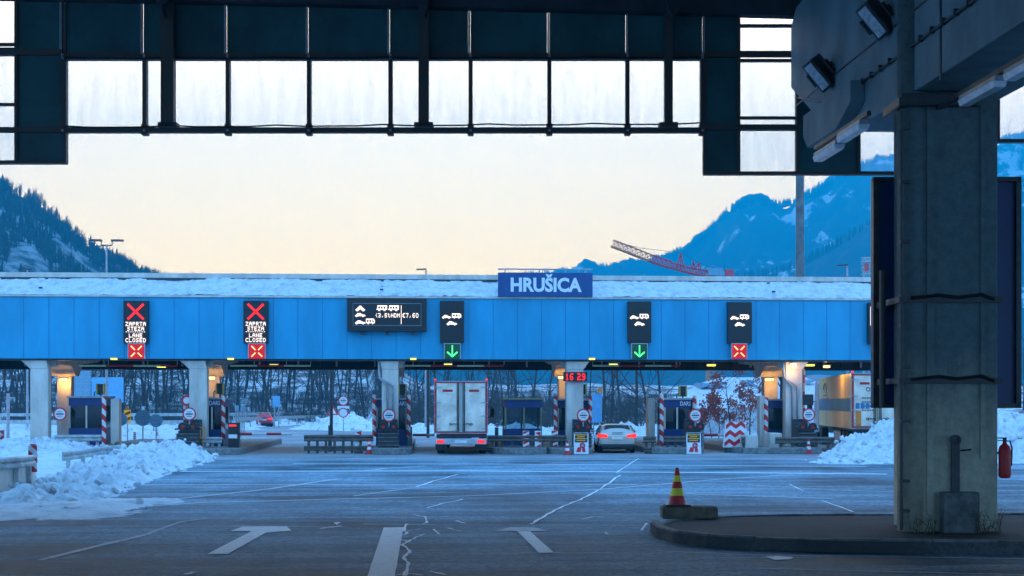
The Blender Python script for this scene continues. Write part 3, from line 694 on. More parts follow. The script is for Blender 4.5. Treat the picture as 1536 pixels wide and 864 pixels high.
LS=[(185,222,451,515,'closed','red cross over lane closed text, first lane from the left'),(365,402,451,515,'closed','red cross over lane closed text, second lane from the left'),
    (660,696,451,514,'veh','car and caravan symbols, above the white lorry'),(942,977,452,514,'veh','car and caravan symbols, right of the place name'),
    (1092,1128,453,515,'veh','car and caravan symbols above a red cross signal'),(1303,1341,454,516,'veh','mostly hidden behind the near dark board')]
for i,(a,b,c,d_,k,lb) in enumerate(LS):
    t,w_,h_=panel_thing('lane_display','tall black lane display with '+lb if i<5 else 'tall black lane display '+lb,'electronic sign',a,b,c,d_,TY-.42,.3,'black','lane displays on the blue fascia')
    y=-.004
    if k=='closed':
        m_=MB(); cross(m_,0,h_-.52,.74,.72,.10,y-.006); obj('red_cross',m_,'ledr',t)
        for wd,zz,wi in(('ZAPRTA',1.10,.98),('STEZA',1.325,.82),('LANE',1.645,.66),('CLOSED',1.87,.98)):
            m_=MB(); led(m_,wd,0,h_-zz,wi,.19,y); obj('led_text',m_,'ledw',t)
        m_=MB()
        for q in range(9): m_.bb(-.46+q*.105,-.46+q*.105+.06,y-.012,y,h_-1.49,h_-1.465)
        obj('dashed_line',m_,'ledw',t)
    else:
        m_=MB(); pic(m_,'car',-.48,h_-.86,.44,.17,y); obj('car_symbol',m_,'ledw',t); m_=MB(); pic(m_,'trailer',-.0,h_-.86,.44,.25,y); obj('caravan_symbol',m_,'ledw',t); m_=MB(); pic(m_,'car',-.26,h_-1.18,.5,.19,y); obj('car_symbol',m_,'ledw',t)
        if i==5: obj('led_line',MB().bb(-w_/2+.08,-w_/2+.11,y-.012,y,.9,h_-.2),'ledw',t)
SG=[(192.5,216.5,'x','left'),(373,397.5,'x','second'),(667,690,'g','lorry'),(948,970.5,'g','right of the place name'),(1098,1120,'x','rightmost')]
SGL=['small square red cross signal under the leftmost lane display','small square red cross signal under the second lane closed display','small square green arrow signal above the white lorry','small square green arrow signal above the silver estate car','small square red cross signal under the rightmost clear lane display']
for (a,b,k,_),lb in zip(SG,SGL):
    t,w_,h_=panel_thing('lane_signal',lb,'traffic signal',a,b,516,538,TY-.4,.25,'redbg' if k=='x' else 'greenbg','square lane signals')
    m_=MB()
    for q in((-w_/2-.03,-w_/2,0,h_),(w_/2,w_/2+.03,0,h_)): m_.bb(q[0],q[1],-.02,.2,q[2],q[3])
    m_.bb(-w_/2-.03,w_/2+.03,-.02,.2,h_+.001,h_+.035); obj('frame',m_,'sigframe',t)
    m_=MB()
    if k=='x':
        for s in(-1,1):
            for e in(-1,1): m_.box((s*.16,-.01,h_/2+e*.16),(.26,.014,.05),Matrix.Rotation(-R(45)*s*e,3,'Y'))
        obj('cross',m_,'ledo',t)
    else:
        m_.bb(-.03,.03,-.016,-.003,.2,h_-.06)
        for s in(-1,1): m_.box((s*.12,-.010,.21),(.34,.014,.07),Matrix.Rotation(-R(42)*s,3,'Y'))
        obj('arrow',m_,'ledg',t)
t,w_,h_=panel_thing('price_display','wide black electronic board showing vehicle symbols and a price of 7,60','electronic sign',521,640,447,497,TY-.55,.4,'black')
m_=MB(); ww=w_*.43; 
for q in((-ww,ww,h_*.83,h_*.835),(-ww,ww,h_*.17,h_*.175),(-ww,-ww+.01,h_*.17,h_*.835),(ww-.01,ww,h_*.17,h_*.835)): m_.bb(q[0],q[1],-.012,-.003,q[2],q[3]+.008)
obj('screen_frame',m_,'grey',t)
y=-.004
for k,a0,b0,c0,d0,nm in(('moto',-ww+.12,.60,.46,.26,'motorcycle_symbol'),('car',-ww+.1,.43,.5,.18,'car_symbol'),('car',-ww+.1,.21,.5,.18,'car_symbol'),('trailer',-ww+.62,.21,.42,.27,'caravan_symbol'),('van',-.50,.61,.5,.27,'camper_symbol'),('van',.06,.61,.5,.27,'camper_symbol')):
    m_=MB(); pic(m_,k,a0,h_*b0,c0,d0,y); obj(nm,m_,'ledw',t)
m_=MB(); led(m_,'<3,5tHDM',.02,h_*.48,1.2,.20,y); obj('led_text',m_,'ledw',t)
m_=MB(); led(m_,'€7,60',1.11,h_*.48,.80,.22,y); obj('led_price',m_,'ledw',t)
obj('divider_line',MB().bb(.66,.685,y-.012,y,h_*.22,h_*.78),'ledw',t)
m_=MB(); 
for k in(-1.2,0,1.25): m_.box((k,.25,-.08),(.16,.3,.14))
obj('bracket',m_,'dark',t)
# clock
t,w_,h_=panel_thing('led_clock','red digital clock reading 16 29 on the middle column','clock',845,881,558,572,TY-.1,.14,'black')
m_=MB(); led(m_,'16',-.29,h_/2,.44,.34,-.004); led(m_,'29',.29,h_/2,.44,.34,-.004); obj('led_digits',m_,'ledr',t)
# height bars
for i,(a,b) in enumerate(((118,266),(345,466),(606,756),(889,1020))):
    p=at(a,548.5,TY+.9); q=at(b,548.5,TY+.9); ln=q.x-p.x
    t=thing('height_limit_bar',['striped bar hung under the roof over the leftmost lane','striped bar hung under the roof over the second lane','red, yellow and white bar hung over the lorry lane','red, yellow and white bar hung over the estate car lane'][i],'height bar',(p.x,p.y,p.z),0,'height bars over the lanes')
    obj('bar',MB().tube([(0,0,0),(ln,0,0)],.045,8),'hbar',t)
    m_=MB()
    for k in(0,.3,.7,1): m_.tube([(ln*k,0,.05),(ln*k,0,5.0-p.z)],.018,6)
    obj('hanger',m_,'grey',t)
def lamp(name,px,py,Y,size,m,lb,energy=0,group=None,col=(1,.50,.12)):
    p=at(px,py,Y); t=thing(name,lb,'lamp',p,0,group)
    obj('lamp_lens',MB().bb(-size[0]/2,size[0]/2,-size[1]/2,size[1]/2,-size[2]/2,size[2]/2),m,t,bevel=.01)
    obj('lamp_housing',MB().bb(-size[0]/2-.03,size[0]/2+.03,-size[1]/2-.03,size[1]/2+.03,size[2]/2+.001,size[2]/2+.06),'grey',t)
    if energy:
        ld=bpy.data.lights.new('lamp_light','POINT'); ld.energy=energy*.26; ld.color=col; ld.shadow_soft_size=.12
        lo=bpy.data.objects.new('lamp_light',ld); COL.objects.link(lo); lo.parent=t; lo.location=(0,0,-.2)
    return t
for px,lb in((171,'leftmost small yellow lamp on the blue fascia edge'),(346,'small yellow lamp on the fascia edge left of the second cross'),(620,'small yellow lamp on the fascia edge under the price board'),(888,'small dim lamp on the fascia edge right of the clock')):
    lamp('edge_lamp',px,538.5,TY-.28,(.28,.2,.07),'lampg',lb,0,'small lamps on the fascia edge')
for px,py,lb in((242,550,'leftmost'),(411,548,'over the second lane'),(672,547,'over the lorry'),(920,547,'over the estate car'),(1067,548,'over the fifth lane'),(1215,548,'over the rightmost lane')):
    lamp('ceiling_lamp',px,py,TY+3,(.4,.3,.08),'lampg','small yellow ceiling lamp under the toll roof, '+lb,0,'yellow lamps under the toll roof')
for px,py,Y,s,lb,e in((96,569.5,70.2,(.36,.2,.1),'warm lit lamp beside the leftmost portal frame',60),(318,567,69.5,(.26,.2,.12),'warm lit lamp beside the second portal frame',60),
   (590,577,70.9,(.3,.2,.1),'warm lamp behind the third column',50),(842,566,69.6,(.3,.2,.1),'warm lit lamp left of the clock column',60),
   (1190,548,TY+.25-.6,(.14,.5,.2),'bright slanting lamp at the head of the rightmost column',45),(1154,569,69.8,(.4,.2,.1),'warm lit lamp on the rear column at the right',60),(1240,550,69,(.3,.2,.1),'warm lamp above the beige lorry trailer',150)):
    lamp('soffit_lamp',px,py,Y,s,'lampy',lb,e,'warm lamps under the toll roof')
# ------------------------------------------------------------------ toll islands, booths
def isl(px0,px1,Y0,Y1,n='toll_island',h=.28):
    a=at(px0,680,Y0); b=at(px1,680,Y0); hw=(b.x-a.x)/2; c=(a.x+b.x)/2; pl=[]
    for k in range(9):
        q=PI+PI*k/8; pl.append((c+hw*math.cos(q),Y0+min(hw,1.0)*(1+math.sin(q))))
    pl+= [(c+hw,Y1),(c-hw,Y1)]
    return struct(n,MB().prism(pl,'z',-.01,h),'conc',bevel=.03)
ISL=[(78,172),(258,357),(556,618),(740,824),(826,893),(978,1062),(1110,1256)]
for a,b in ISL: isl(a,b,63.0,82)
BY=67.3
def booth(px0,px1,lb,letters=None,mull=None,side='r',seethrough=False,top=597,Y=BY,dep=2.0,lettpx=None):
    a=at(px0,600,Y); b=at(px1,600,Y); w_=b.x-a.x; t=thing('toll_booth',lb,'toll booth',((a.x+b.x)/2,Y,.28),0,'toll booths on the islands')
    H=at((px0+px1)/2,top,Y).z-.28; z1=H-.47; z0=H-1.55 ; hw=w_/2
    wm_='ceil' if seethrough else 'white'
    m_=MB(); m_.bb(-hw+.03,hw-.03,.03,dep-.03,0,.08); m_.bb(-hw,hw,0,.06,0,z0); m_.bb(-hw,hw,dep-.06,dep,0,z0)
    m_.bb(-hw,-hw+.06,.061,dep-.061,0,z0); m_.bb(hw-.06,hw,.061,dep-.061,0,z0); obj('lower_wall',m_,'navy',t)
    m_=MB(); m_.bb(-hw,hw,0,.06,z1,H-.1); m_.bb(-hw,hw,dep-.06,dep,z1,H-.1); m_.bb(-hw,-hw+.06,.061,dep-.061,z1,H-.1); m_.bb(hw-.06,hw,.061,dep-.061,z1,H-.1); obj('header',m_,'navy',t)
    obj('roof',MB().bb(-hw-.08,hw+.08,-.1,dep+.1,H-.1,H),'grey' if not seethrough else 'olive',t,bevel=.02)
    fr=[-hw+.04,hw-.04]+([-hw+w_*q for q in mull] if mull else [])
    for x in fr:
        for y in(0.05,dep-.05): obj('window_post',MB().bb(x-.04,x+.04,y-.045,y+.045,z0+.001,z1-.001),'lgrey' if not seethrough else 'olive',t)
    gm='clear' if seethrough else 'glass'
    xs=sorted(fr)
    for i in range(len(xs)-1):
        obj('window',MB().bb(xs[i]+.041,xs[i+1]-.041,.02,.035,z0+.001,z1-.001),gm,t)
        if seethrough: obj('window',MB().bb(xs[i]+.041,xs[i+1]-.041,dep-.035,dep-.02,z0+.001,z1-.001),gm,t)
    for s in(-1,1): obj('side_window',MB().bb(s*(hw-.03)-.01,s*(hw-.03)+.01,.1,dep-.1,z0+.001,z1-.001),gm,t)
    if not seethrough:
        m_=MB(); m_.bb(-hw+.1,hw-.1,.9,1.5,.1,z0+.15); m_.bb(-hw*.3,hw*.2,1.5,1.7,z0,z0+.6); m_.bb(-hw+.1,hw-.1,dep-.14,dep-.08,z0+.001,z1); obj('interior',m_,'backf',t)
        m_=MB(); m_.bb(-hw+.15,-hw+.5,.9,.94,z0+.2,z0+.5); m_.bb(hw*.2,hw*.6,.7,.72,z0+.12,z0+.4); obj('desk_screen',m_,'discblue',t)
    if letters:
        x=at(lettpx,600,Y).x-t.location.x; text('lettering',letters,.30,'letter',t,(x,-.012,(z1+H-.1)/2),.006,1,.004,width=.52)
    return t
booth(103,156,'blue toll booth on the leftmost island behind the closed lanes',mull=[.5],top=594)
booth(286,335,'blue toll booth with white letters behind the second column','DARS',[.65],top=596,lettpx=322)
booth(564,611,'blue toll booth with white letters behind the pipe-clad column','DARS',[.5],top=597,lettpx=602)
booth(757,813,'small see-through booth with yellowish posts between lorry and clock column',None,[.52],seethrough=True,top=597)
booth(836,885,'blue toll booth behind the clock column',None,[.5],top=598); 
booth(996,1041,'blue toll booth with white letters right of the silver estate car','DARS',[.44],top=597,lettpx=1028)
booth(1150,1186,'blue toll booth behind the rightmost column',None,[.8],top=598)
def post(px,y0,y1,Y,lb,r=.10):
    a=at(px,y1,Y); b=at(px,y0,Y); o=obj('striped_post',MB().tube([(0,0,0),(0,0,b.z-a.z-.05),(0,0,b.z-a.z)],[r,r,r*.6],14),'rwshort' if Y<50 else 'rw'); o.location=a
    return tag(o,lb,'post','red and white striped posts at the booths')
for q in((156,594,682,64.3,'at the right corner of the leftmost booth'),(335,592,658,66.9,'at the right corner of the second booth'),(561.5,592,655,67,'at the left corner of the third booth'),(613,592,655,67,'at the right corner of the third booth'),
 (833.5,594,648,67,'at the left corner of the clock column booth'),(885,594,632,67,'at the right corner of the clock column booth'),(880.5,598,634,67.6,'close inside the corner post of the clock column booth'),
 (992.5,590,671,66,'at the left corner of the booth right of the estate car'),(1042,593,622,67,'at the right corner of the booth right of the estate car'),
 (1149,596,664,65.8,'in front of the rightmost booth'),(1201,594,640,67,'right of the rightmost column'),(1196,600,648,67.4,'tight against the rightmost column'),(278,592,640,66.6,'left of the second column beside a hook shaped sign'),
 (49,666,708,38.6,'short one on the curved rail at the far left')):
    post(*q[:4],'red and white post '+q[4],.10 if q[0]!=49 else .12)
def sigbox(px,py,lb):
    p=at(px,py,BY+.4); t=thing('signal_head',lb,'traffic signal',p,0,'signal heads on the booth roofs')
    obj('housing',MB().bb(-.13,.13,-.1,.14,-.26,.26),'black',t,bevel=.015); m_=MB(); m_.bb(.131,.2,-.12,.1,-.27,.27); m_.bb(-.2,-.131,-.12,.1,-.27,.27); obj('backplate',m_,'yellow',t)
    m_=MB(); m_.tube([(0,0,-.26),(0,0,-.55)],.04,8); m_.tube([(-.2,0,-.1),(-.3,0,-.15),(-.3,0,-.5)],.03,6); obj('stalk',m_,'dark',t)
for px,py,lb in((151,584,'leftmost'),(330,583,'second'),(604,584,'third'),(874,584,'clock column'),(1024,587,'estate car side')): sigbox(px,py,'yellow and black signal head on the roof of the '+lb+' booth')
def roundsign(px,py,Y,r,lb,inner=True,group='round toll signs',ground=.28,style='toll'):
    p=at(px,py,Y); t=thing('round_sign',lb,'traffic sign',(p.x,Y,ground),0,group); z=p.z-ground
    obj('pole',MB().tube([(0,.05,0),(0,.05,z)],.035,8),'grey',t)
    obj('face',MB().disc((0,z),r*.8,-.02,.01),'white',t); obj('red_ring',MB().ring((0,z),r*.8,r,-.025,.012),'red',t)
    m_=MB(); m_.bb(-r*.56,r*.56,-.03,-.021,z-r*.09,z+r*.09)
    if style=='toll':
        for s in(-1,1): 
            for k in range(5): m_.bb(-r*.36+k*r*.15,-r*.36+k*r*.15+r*.1,-.03,-.021,z+s*r*.34-r*.05,z+s*r*.34+r*.05)
    obj('symbol_bar',m_,'black',t); return t
for px,py,lb in((90,621,'left of the leftmost booth'),(284,621,'in front of the second column'),(583.5,623,'in front of the pipe-clad column'),(875,623,'right of the clock column'),(1043,623,'right of the booth beside the estate car'),(1213,622,'right of the rightmost column')):
    roundsign(px,py,65.2 if px!=90 else 66.5,.315,'round red-ringed sign with black bar '+lb)
# hooked sign behind left
p=at(281,600,66.4); t=thing('hook_sign','small round red and white sign on a post left of the second column','traffic sign',(p.x,66.4,.28),0); z=p.z-.28
obj('pole',MB().tube([(0,0.04,0),(0,.04,z)],.03,8),'grey',t); obj('red_ring',MB().ring((-.03,z-.02),.16,.26,-.03,.0),'red',t); obj('face',MB().disc((-.03,z-.02),.16,-.025,0),'white',t)
def cushion(px0,px1,lb,y0=634):
    a=at(px0,670,64.3); b=at(px1,670,64.3); w_=b.x-a.x; t=thing('crash_cushion',lb,'crash cushion',((a.x+b.x)/2,64.3,.28),0,'crash cushions at the island noses'); hw=w_/2
    m_=MB()
    for k in range(5): m_.box((0,.22+k*.34,.32+.085*k),(w_*(1-.04*k),.30,.64+.17*k))
    obj('cushion_block',m_,'dark',t,bevel=.03)
    m_=MB()
    for k in range(4): m_.bb(-hw-.04,hw+.04,.02+.0*k,.06,.1+.18*k,.14+.18*k)
    obj('steel_band',m_,'kerbd',t)
    z=at(px0,640,64.5).z-.28
    for s in(-1,1):
        m_=MB(); m_.ring((s*.24,z),.10,.19,.08,.22,20); m_.disc((s*.24,z),.10,.14,.2,16); l_=obj('lamp_hood',m_,'black',t,smooth=False)
        obj('lens',MB().disc((s*.24,z),.085,.12,.139,16),'taild',l_)
    obj('lamp_bar',MB().bb(-hw-.1,hw+.1,.2,.27,z-.15,z-.07),'black',t)
    return t
for a,b,lb in((264,297,'beneath the round sign of the second island'),(567,598,'in front of the pipe-clad column'),(862,888,'beneath the sign by the clock column'),(1034,1054,'behind the A-frame board right of the estate car'),(1200,1226,'behind the small cone at the right')):
    cushion(a,b,'dark crash cushion with two lamps '+lb)
def guard(p0,p1,lb,z=.62,double=True,m='rust',n=5,curve=None,cat='guardrail'):
    a=Vector((p0.x,p0.y,0)); b=Vector((p1.x,p1.y,0)); t=thing('guardrail',lb,cat,a,0,'guardrails round the toll islands'); ln=(b-a)
    pts=curve if curve else [Vector((0,0,0)),ln]
    def W(off,zz,hh):
        mb=MB(); prof=[(-.02,-hh),(.05,-hh*.75),(.05,-hh*.35),(-.01,0),(.05,hh*.35),(.05,hh*.75),(-.02,hh),(-.05,hh),(-.05,-hh)]
        vs=[];N_=len(pts)
        for i,p in enumerate(pts):
            d_=(pts[min(i+1,N_-1)]-pts[max(i-1,0)]).normalized(); nn=Vector((d_.y,-d_.x,0))
            for q in prof: vs.append(p+nn*(q[0]+off)+Vector((0,0,zz+q[1])))
        k=len(prof); fs=[[i*k+j,i*k+(j+1)%k,(i+1)*k+(j+1)%k,(i+1)*k+j] for i in range(N_-1) for j in range(k)]+[list(range(k))[::-1],[(N_-1)*k+j for j in range(k)]]
        return mb.add(vs,fs)
    obj('rail',W(0,z,.155),m,t)
    if double: obj('rail',W(0,z-.48,.11),m,t)
    tot=sum((pts[i+1]-pts[i]).length for i in range(len(pts)-1))
    for k in range(n):
        s=tot*(k+.5)/n; acc=0
        for i in range(len(pts)-1):
            l=(pts[i+1]-pts[i]).length
            if acc+l>=s: p=pts[i].lerp(pts[i+1],(s-acc)/l); break
            acc+=l
        d_=(pts[i+1]-pts[i]).normalized(); nn=Vector((d_.y,-d_.x,0)); q=p-nn*.12
        obj('rail_post',MB().bb(q.x-.06,q.x+.06,q.y-.05,q.y+.05,0,z+.1),m,t)
    return t
guard(gd(456,64.5),gd(560,64.5),'double steel guardrail left of the pipe-clad column',.72,n=8)
guard(gd(731,64.6),gd(850,64.6),'double steel guardrail between the lorry and the clock column',.70,n=8)
guard(gd(965,64.2),gd(984,64.2),'short steel guardrail end right of the silver estate car',.66,n=2)
guard(gd(996,64.6),gd(1032,64.6),'steel guardrail under the booth right of the estate car',.66,n=3)
guard(gd(1112,64.4),gd(1128,64.4),'short guardrail end with concrete block at the fifth lane',.62,n=2)
guard(gd(1163,64.4),gd(1252,64.4),'double steel guardrail by the small cone at the right',.62,n=5)
guard(gd(303,64.6),gd(333,64.6),'steel guardrail at the foot of the second booth',.62,m='steel',n=3)
guard(gd(82,63.5),gd(152,63.5),'steel guardrail below the leftmost booth',.75,m='steel',n=5)
o=obj('concrete_block',MB().bb(-.3,.3,0,1.2,0,.85),'lgrey',bevel=.04); o.location=gd(1128,64.3); tag(o,'pale concrete block at the nose of the fifth lane island','concrete block')
o=obj('concrete_block',MB().bb(-.3,.3,0,1.2,0,.95),'lgrey',bevel=.04); o.location=gd(1164,64.9); tag(o,'pale concrete block left of the guardrail near the rightmost booth','concrete block')
# curved rails on the left
def curved(pxs,lb,z=.75,n=5):
    P=[gp(*q) for q in pxs]; a=P[0].copy(); a.z=0; cv=[]
    for i in range(len(P)-1):
        for k in range(6):
            v=P[i].lerp(P[i+1],k/6)-a; v.z=0; cv.append(v)
    v=P[-1]-a; v.z=0; cv.append(v)
    return guard(a,P[-1],lb,z,False,'steel',n,cv)
def barrierwall(pxs,lb):
    P=[gp(*q) for q in pxs]; mb=MB(); a=P[0]; vs=[]
    for p in P:
        for dx,z in((-.25,0),(-.2,.30),(-.1,.72),(.1,.72),(.2,.30),(.25,0)): vs.append((p.x-a.x+dx*.2,p.y-a.y-dx,z))
    n=6; mb.add(vs,[[i*n+j,i*n+j+1,(i+1)*n+j+1,(i+1)*n+j] for i in range(len(P)-1) for j in range(5)]+[list(range(6))[::-1],[(len(P)-1)*n+j for j in range(6)]])
    o=obj('concrete_barrier',mb,'lgrey'); o.location=(a.x,a.y,0); return tag(o,lb,'barrier')
curved([(-40,744),(0,741),(30,738),(50,734),(54,728)],'curved pale guardrail in the snow at the far left edge',.78,4)
curved([(95,712),(125,707),(150,701),(178,697)],'curved pale guardrail behind the snow bank, right of the short striped post',.6,4)
barrierwall([(-40,743),(0,740),(30,736),(49,731),(53,726)],'low pale barrier wall under the curved guardrail at the far left')
# striped boards
def striped_board(px,py0,py1,w,lb,arrow=0,group='red and white hazard boards'):
    p=gp(px,py1+4) if py1>650 else gd(px,66,0); d=(p.x*ST+p.y*CT); h=(py1-py0)*d/F; t=thing('hazard_board',lb,'hazard board',p,0,group)
    base=.12
    obj('board_back',MB().bb(-w/2,w/2,0,.03,base,base+h),'white',t)
    m_=MB()
    if arrow:
        for z in(.18,.55,.9):
            c=base+h*z; s=arrow; hh=h*.22
            m_.prism([(s*w*.42,c-hh*.8 if z>.3 else c-hh*.3),(s*w*.42,c+hh*.8 if z<.8 else c+hh*.3),(-s*w*.42,c)],'y',-.008,-.001)
    else:
        for k in range(4):
            c=base+h*(.05+.26*k); pl=[(-w*.44,c),(w*.44,c+h*.13),(w*.44,min(base+h,c+h*.26)),(-w*.44,min(base+h*.98,c+h*.13))]
            m_.prism(pl,'y',-.008,-.001)
    obj('red_stripes',m_,'red',t); obj('foot',MB().box((0,.05,.05),(w*1.3,.4,.1)),'dark',t); return t
striped_board(538,645,676,.32,'hazard board with red arrow in front of the guardrail left of the pipe-clad column',1)
striped_board(789,646,676,.30,'hazard board with slanted stripes, leftmost of three before the see-through booth')
striped_board(807,646,676,.30,'hazard board with red arrow, middle one of three before the see-through booth',1)
striped_board(832,645,675,.32,'hazard board with slanted stripes, rightmost of three beside the clock column')
striped_board(2,644,672,.3,'hazard board cut by the left picture edge in the snow',1)
striped_board(202,647,659,.17,'small hazard board in the snow behind the left snow bank')
striped_board(236,647,656,.15,'smaller hazard board right of the pale sign backs')
# cones
p=gp(554,681); cone(p,'small red and white cone left of the pipe-clad column',.72,('red','white'),'small red and white cones',.15,.4)
p=gp(851,682); cone(p,'small red and white cone left of the A-frame board at the clock column',.66,('red','white'),'small red and white cones',.15,.4)
p=gp(1213,680.5); cone(p,'small red and white cone before the rightmost guardrail',.72,('red','white'),'small red and white cones',.15,.4)
# A-frame boards
for px,lb in((872,'standing board with yellow text and red emblem below the clock'),(1041,'standing board with yellow text and red emblem right of the estate car')):
    p=gp(px,682); t=thing('information_board',lb,'notice board',p,0,'standing notice boards')
    k=63/F; w=22*k; h=33*k; rt=Matrix.Rotation(R(-7),3,'X')
    o=obj('board',MB().bb(-w/2,w/2,0,.03,0.03,h),'white',t); o.rotation_euler=(R(-6),0,0)
    q=obj('dark_field',MB().bb(-w*.43,w*.43,-.008,-.001,h*.56,h*.96),'backf',t); q.rotation_euler=(R(-6),0,0)
    m_=MB()
    for r_,n in enumerate((8,5,8,6)):
        for c in range(n): m_.bb(-n*.035+c*.07,-n*.035+c*.07+.05,-.014,-.009,h*(.88-.085*r_),h*(.92-.085*r_))
    q=obj('yellow_text',m_,'yel',t); q.rotation_euler=(R(-6),0,0)
    m_=MB(); m_.ring((.06,h*.42),.06,.13,-.012,-.002,20); m_.prism([(-.24,h*.12),(-.02,h*.12),(.0,h*.34),(-.16,h*.34)],'y',-.01,-.002); m_.prism([(.04,h*.12),(.2,h*.12),(.16,h*.34),(.04,h*.3)],'y',-.01,-.002)
    q=obj('red_emblem',m_,'red',t); q.rotation_euler=(R(-6),0,0)
    q=obj('blue_disc',MB().disc((.06,h*.42),.055,-.012,-.002,16),'skyblue',t); q.rotation_euler=(R(-6),0,0)
    q=obj('rear_leg_panel',MB().bb(-w/2,w/2,.2,.22,0.0,h),'grey',t); q.rotation_euler=(R(6),0,0)
# chevron panel
p=gp(1102,679); t=thing('chevron_board','large leaning board with red zigzag chevrons in the fifth lane','hazard board',p,0)
def shear(px,z): return (px-1102)*64/F+.15*(z-.7)
m_=MB(); w=.5; h0,h1=.25,1.45
m_.prism([(-w-.08,h0),(w-.1,h0),(w+.07,h1),(-w+.05,h1)],'y',0,.04); obj('board',m_,'white',t)
m_=MB()
for k in range(3):
    zz=h0+.03+k*.42; pts=[(-.5,0),(-.27,.2),(-.02,.02),(.22,.2),(.44,.02)]
    for i in range(4):
        a,b=pts[i],pts[i+1]; s=.04*k
        m_.prism([(a[0]+s,zz+a[1]),(b[0]+s,zz+b[1]),(b[0]+s,zz+b[1]+.2),(a[0]+s,zz+a[1]+.2)],'y',-.01,-.001)
obj('chevrons',m_,'red',t); m_=MB(); m_.bb(-.45,-.38,.05,.12,0,.6); m_.bb(.32,.39,.05,.12,0,.6); obj('leg',m_,'dark',t)
# barrier arms + cabinets
for (px0,px1,py,Y,lb) in((356,438,651,66.5,'lowered red and white barrier arm across the second lane'),(619,652,652.5,69,'lowered red and white barrier arm behind the lorry'),(1056,1090,652.5,68,'lowered red and white barrier arm beside the zigzag board')):
    a=at(px0,py,Y); b=at(px1,py,Y); t=thing('barrier_arm',lb,'barrier',(a.x,Y,0),0,'lane barriers'); obj('arm',MB().tube([(0,0,a.z),(b.x-a.x,0,a.z)],.065,8),'rwarm',t)
    obj('cabinet',MB().bb(-.35,-.02,-.15,.2,0.0,1.2),'grey',t,bevel=.02)
a=at(1206,620,69); b=at(1206,553,69); t=thing('barrier_arm','raised upright red and white barrier arm left of the beige trailer','barrier',(a.x,69,0),0,'lane barriers')
obj('arm',MB().tube([(0,0,a.z-.6),(0,0,b.z)],.05,8),'rwarmv',t); obj('cabinet',MB().bb(-.2,.2,-.15,.2,0,1.2),'grey',t)
p=at(350,680,65); t=thing('lane_terminal','dark lane terminal with glowing red bar at the right edge of the second island','toll machine',(p.x,65,.0))
obj('case',MB().bb(-.24,.26,0,.6,.25,1.45),'black',t,bevel=.03); obj('red_display',MB().bb(-.2,.14,-.012,-.001,1.28,1.36),'tail',t); obj('label_panel',MB().bb(-.22,.18,-.012,-.001,.72,.9),'plate',t); obj('plinth',MB().bb(-.3,.3,-.05,.6,0,.25),'kerbd',t)
p=at(1191,600,68.5)
b_=at(1213,600,66.2); t=thing('lane_monitor','dark square panel on a post behind the rightmost round sign','sign',(b_.x,66.2,.28)); z=at(1212,600,66.2).z-.28
obj('panel',MB().bb(-.30,.28,.1,.2,z-.25,z+.28),'black',t,bevel=.02); obj('pole',MB().tube([(0,.15,0),(0,.15,z-.25)],.04,8),'dark',t)
p=at(986,620,67); o=obj('payment_column',MB().bb(-.17,.17,0,.8,0,2.35),'lgrey',bevel=.02); o.location=(p.x-.05,68.4,.28); tag(o,'narrow grey payment column at the left side of the booth beside the estate car','toll machine')
p=at(1142,640,66.5); o=obj('payment_column',MB().bb(-.2,.2,0,.6,0,2.45),'lgrey',bevel=.02); o.location=(p.x,66.0,.28); tag(o,'narrow grey payment column left of the rightmost booth','toll machine')
p=at(165,640,66.5); o=obj('payment_column',MB().bb(-.2,.2,0,.6,0,2.3),'lgrey',bevel=.02); o.location=(p.x,67.5,.28); tag(o,'narrow grey payment column right of the leftmost booth','toll machine')
